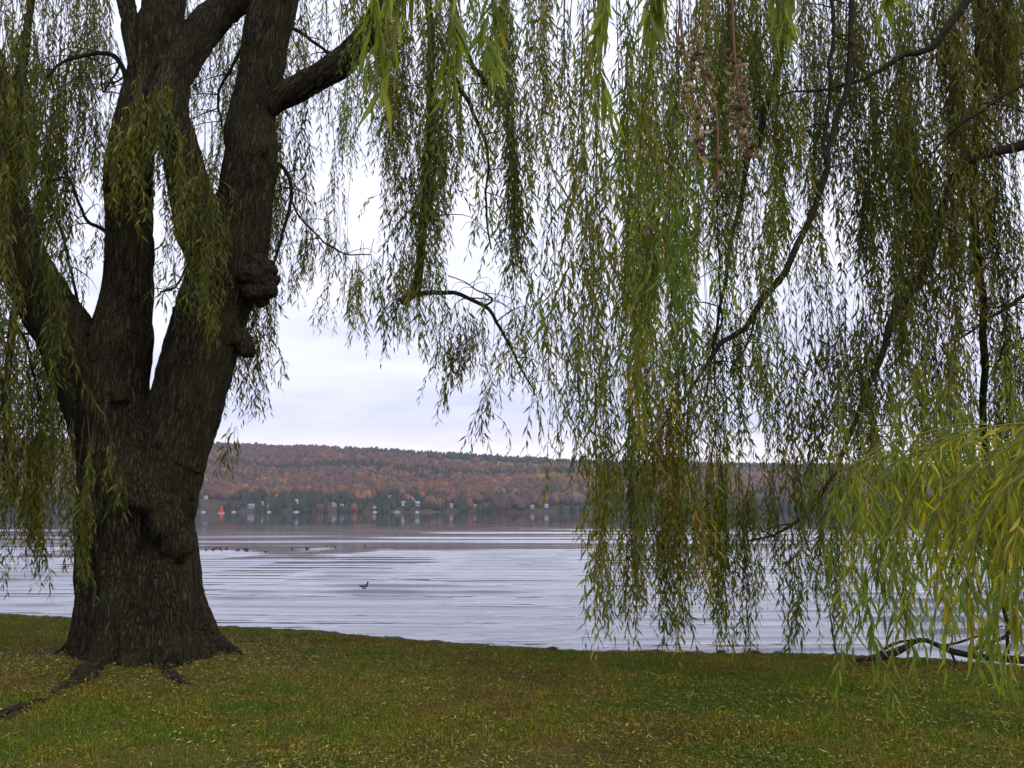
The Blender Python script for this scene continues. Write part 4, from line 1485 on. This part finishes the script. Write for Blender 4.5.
for spec, Y in (([(700, -120, 3), (670, -70, 2.6), (655, -25, 2), (652, 8, 1.4)], 2.4), ([(830, -120, 3), (800, -70, 2.6), (786, -25, 2), (780, 0, 1.4)], 2.4),
                ([(905, -120, 3), (888, -70, 2.6), (884, -25, 2), (886, -8, 1.4)], 2.6)):
    near_spray([(spec, Y)], 'leaf_spray', 'short green leaf tips at the top edge right of centre', 'fresh', (.06, .12), 3, .016, (.09, .12), (.012, .016), subs=0)


def withered():
    """Strings of curled dry brown leaves."""
    mw = MB()
    V, Q, C, n0 = [], [], [], 0
    for spec, Y in (([(676, -60, 2), (680, 10, 2), (686, 60, 2), (695, 110, 1.8), (698, 160, 1)], 3.2), ([(712, -80, 2), (706, 0, 2), (700, 60, 2), (716, 110, 1.6), (718, 190, 1)], 3.2),
                    ([(730, -80, 2), (733, 20, 2), (736, 70, 2), (742, 110, 2), (750, 160, 1.2)], 3.3), ([(740, 60, 2), (734, 90, 2), (738, 130, 1.6), (752, 158, 1)], 3.3)):
        p, r = fine_path(spec, Y, 26)
        mw.tube(p, r, 5, (0.15, 0.085, 0.045))
        for i in range(9, 25):
            for _ in range(1 + (rng.random() < .35)):
                if p[i][2] > at(700, 20, Y)[2]:
                    continue
                # a leaf rolled into a small cup: a strip bent through 200 degrees
                az = rng.random() * 6.28
                ln, w, rad = rng.uniform(.055, .09), rng.uniform(.010, .017), rng.uniform(.014, .024)
                a = np.linspace(0, rng.uniform(1.8, 3.9), 9)
                ex = np.array([math.cos(az), math.sin(az), -.5])
                ex /= np.linalg.norm(ex)
                ez = unit(np.cross(ex, rng.normal(0, 1, 3)))
                ey = np.cross(ez, ex)
                cen = p[i] + ex * .012
                prof = np.sin(np.linspace(.25, 2.95, 9)) * w
                line = cen + np.outer(np.sin(a) * rad + a * .002, ex) + np.outer(rad - np.cos(a) * rad, ey)
                rows = np.stack([line - ez * prof[:, None] * .6, line + (np.outer(np.sin(a), ex) - np.outer(np.cos(a), ey)) * .003, line + ez * prof[:, None] * .6], 1)
                V.append(rows.reshape(-1, 3))
                q = [[r_ * 3 + s, r_ * 3 + s + 1, r_ * 3 + s + 4, r_ * 3 + s + 3] for r_ in range(8) for s in range(2)]
                Q.append(np.array(q) + n0)
                n0 += 27
                c = np.array([(0.22, 0.135, 0.065), (0.30, 0.205, 0.11), (0.15, 0.075, 0.045), (0.36, 0.27, 0.16), (0.25, 0.16, 0.06)][rng.integers(5)]) * rng.uniform(.7, 1.1)
                C.append(np.tile(c, (27, 1)))
    st = mw.build('withered_spray', mat_twig, willow2)
    np_mesh('curled_leaves', np.vstack(V), np.vstack(Q), M_LITTER, st, True, np.vstack(C))
    st['label'] = 'dangling strings of curled dry brown leaves near the top'


withered()

# ------------------------------------------------------------------ fallen branch and stones on the bank
fb = empty('fallen_branch', tuple(ground(930, 660)))
tag(fb, 'dark fallen branch with forked twigs lying along the bank edge below the bright leaves', 'branch')


def drift(specs, name, Y, parent):
    m = MB()
    for sp in specs:
        p, r = fine_path(sp, Y, 18)
        p = p + .03 * (np.stack([fbm(p * 6 + 1, 2), fbm(p * 6 + 7, 2), fbm(p * 6 + 13, 2)], -1) - .5)
        m.tube(p, r, 8, None, .15)
    return m.build(name, M_DRIFT, parent)


drift([[(852, 661, 3), (868, 659, 5), (886, 656, 8), (903, 649, 6.5), (914, 642, 5), (924, 640, 4.5), (938, 646, 5), (952, 651, 6), (972, 655, 6), (1000, 659, 7), (1030, 661, 8), (1075, 664, 10)]], 'bough', 10.7, fb)
drift([[(966, 655, 4), (978, 648, 3.6), (992, 643, 3), (1008, 634, 2.4), (1018, 630, 1.4)]], 'twig', 10.68, fb)
drift([[(940, 646, 3), (956, 643, 2.6), (976, 637, 2.2), (992, 630, 1.8), (1004, 626, 1)]], 'twig', 10.75, fb)
drift([[(880, 653, 3), (892, 645, 3), (906, 641, 2.4), (922, 639, 2)]], 'twig', 10.66, fb)
drift([[(949, 650, 2.6), (953, 657, 2.6), (956, 664, 2)], ], 'twig', 10.6, fb)
st = drift([[(836, 652, 2.6), (834, 640, 2.2), (832, 628, 2), (829, 612, 1.4)]], 'stick', 10.9, None)
tag(st, 'thin dark stick standing upright on the bank left of the fallen branch', 'stick')


def stone(px, py, w, i):
    v, f = icosphere(3)
    c = ground(px, py)
    w = w * c[1] / FPX / 2
    v = v * (1 + .7 * (fbm(v * 1.5 + i * 5.3, 3) - .5))[:, None] * np.array([w, w * .8, w * .30])
    c[1] = edge_y(np.array([c[0]]))[0] + .08
    c[2] = lawn_z(c[0], c[1]) + .02
    o = np_mesh('shore_stone', v + c, f, M_ROCK, None, True, np.tile(np.array([.036, .028, .026]) * random.uniform(.7, 1.2), (len(v), 1)))
    return o


for i, (px, py, w, lb) in enumerate(((552, 647, 9, 'dark stone on the bank edge alone left of the hanging curtain'),
                                     (718, 651, 9, 'dark stone on the bank edge under the green curtain'),
                                     (752, 652, 12, 'flat dark stone on bank edge right of the curtain stone'))):
    tag(stone(px, py, w, i), lb, 'stone', 'dark stones along the bank edge')


# ------------------------------------------------------------------ water birds
def bird_mesh(L_, tall=1.2):
    """One continuous body: tail, back, breast, neck, head; faces +X."""
    spec = np.array([  # x, z, half width, half height
        (-.50, .10, .012, .008), (-.44, .085, .05, .022), (-.36, .06, .10, .06), (-.22, .045, .15, .10), (-.05, .04, .175, .125), (.10, .045, .165, .125),
        (.22, .075, .12, .115), (.275, .14, .075, .075), (.29, .21, .055, .055), (.30, .265, .058, .055), (.325, .305, .062, .055), (.365, .318, .052, .046), (.40, .312, .03, .028), (.415, .308, .012, .012)])
    spec[:, 1] = spec[:, 1] * tall
    spec[:, 3] *= tall
    q = spline(spec, 40)
    tan = unit(np.gradient(q[:, :2], axis=0))
    ang = np.linspace(0, 2 * np.pi, 14, endpoint=False)
    V = np.stack([q[:, 0][:, None] - tan[:, 1][:, None] * np.sin(ang) * q[:, 3][:, None], np.cos(ang) * q[:, 2][:, None] * np.ones((40, 1)),
                  q[:, 1][:, None] + tan[:, 0][:, None] * np.sin(ang) * q[:, 3][:, None]], -1)
    return V * L_, q


def bird(name, px, py, length, flip, fine, label, cat, group=None):
    g = ground(px, py, WATER)
    g[2] = lake_z(g[0], g[1])
    V, q = bird_mesh(length, 1.2 if fine else 1.7)
    sx = -1 if flip else 1
    e = empty(name, tuple(g))
    W_ = V.copy()
    W_[..., 0] *= sx
    W_ = W_ + g + np.array([0, 0, 0.035 if fine else .05])
    m = MB()
    n = 40
    i = np.arange(n - 1)[:, None] * 14
    j = np.arange(14)[None]
    F = np.stack([i + j, i + (j + 1) % 14, i + 14 + (j + 1) % 14, i + 14 + j], -1).reshape(-1, 4)
    s = np.linspace(0, 1, n)[:, None] * np.ones((1, 14))
    if fine:
        c = np.where((s > .60)[..., None], np.array([.012, .022, .018]), np.array([.13, .115, .10]))
        c = np.where(((s > .42) & (s <= .6))[..., None], np.array([.05, .03, .022]), c)
        c = np.where((s < .12)[..., None], np.array([.03, .028, .028]), c)
    else:
        c = np.tile(np.array([.04, .038, .04]), (n, 14, 1))
    m.add(W_.reshape(-1, 3), F, None, c.reshape(-1, 3))
    m.build('body', M_FEATHER, e)
    b = MB()
    bx = g[0] + sx * .405 * length
    bz = g[2] + .30 * length * (1.2 if fine else 1.7)
    bz += 0.035 if fine else .05
    b.tube([(bx, g[1], bz), (bx + sx * .05 * length, g[1], bz - .01 * length), (bx + sx * .10 * length, g[1], bz - .012 * length)], [.022 * length, .02 * length, .012 * length], 8, (.22, .17, .04) if fine else (.3, .3, .28))
    b.build('bill', M_FEATHER, e)
    if fine:
        for sy in (-1, 1):
            w = MB()
            v, f = icosphere(2)
            w.add(v * np.array([.25, .03, .085]) * length + g + np.array([-sx * .12 * length, sy * .15 * length, (.08 * length + .035)]), None, f, (.10, .085, .075))
            w.build('wing', M_FEATHER, e)
    tag(e, label, cat, group)
    return e


bird('duck', 364, 587.5, .46, False, True, 'mallard-like duck with dark head swimming right on the nearer water', 'duck')
for k, (zx, zy, ln) in enumerate(((111, 88, .25), (140, 87, .32), (152, 83, .36), (172, 80, .34), (178, 92, .22), (198, 81, .28), (238, 91, .25), (248, 87, .32), (274, 86, .34), (286, 87, .40),
                                  (365, 97, .34), (478, 81, .24), (540, 81, .36), (549, 83, .25), (625, 71, .24), (648, 73, .28), (662, 74, .28), (710, 71, .22), (790, 69, .22))):
    bird('waterbird', 180 + zx / 4.267, 530 + zy / 4.267, ln * .85, k % 3 == 0, False,
         'tiny dark waterbird floating far out on the pale water, part of a scattered flock', 'waterbird', 'flock of dark waterbirds far out on the lake')

# ------------------------------------------------------------------ autumn haze over the lake
hb = MB()
hb.box((-3300, -80, -6.5), (3300, 3100, 330))
m, t, out = material('haze')
pv = N(t, 'ShaderNodeVolumePrincipled')
pv.inputs['Color'].default_value = (0.86, 0.88, 1.0, 1)
pv.inputs['Density'].default_value = 0.00008
pv.inputs['Anisotropy'].default_value = 0.2
t.links.new(pv.outputs[0], out.inputs['Volume'])
o = hb.build('haze', m, None, False)
tag(o, kind='stuff')
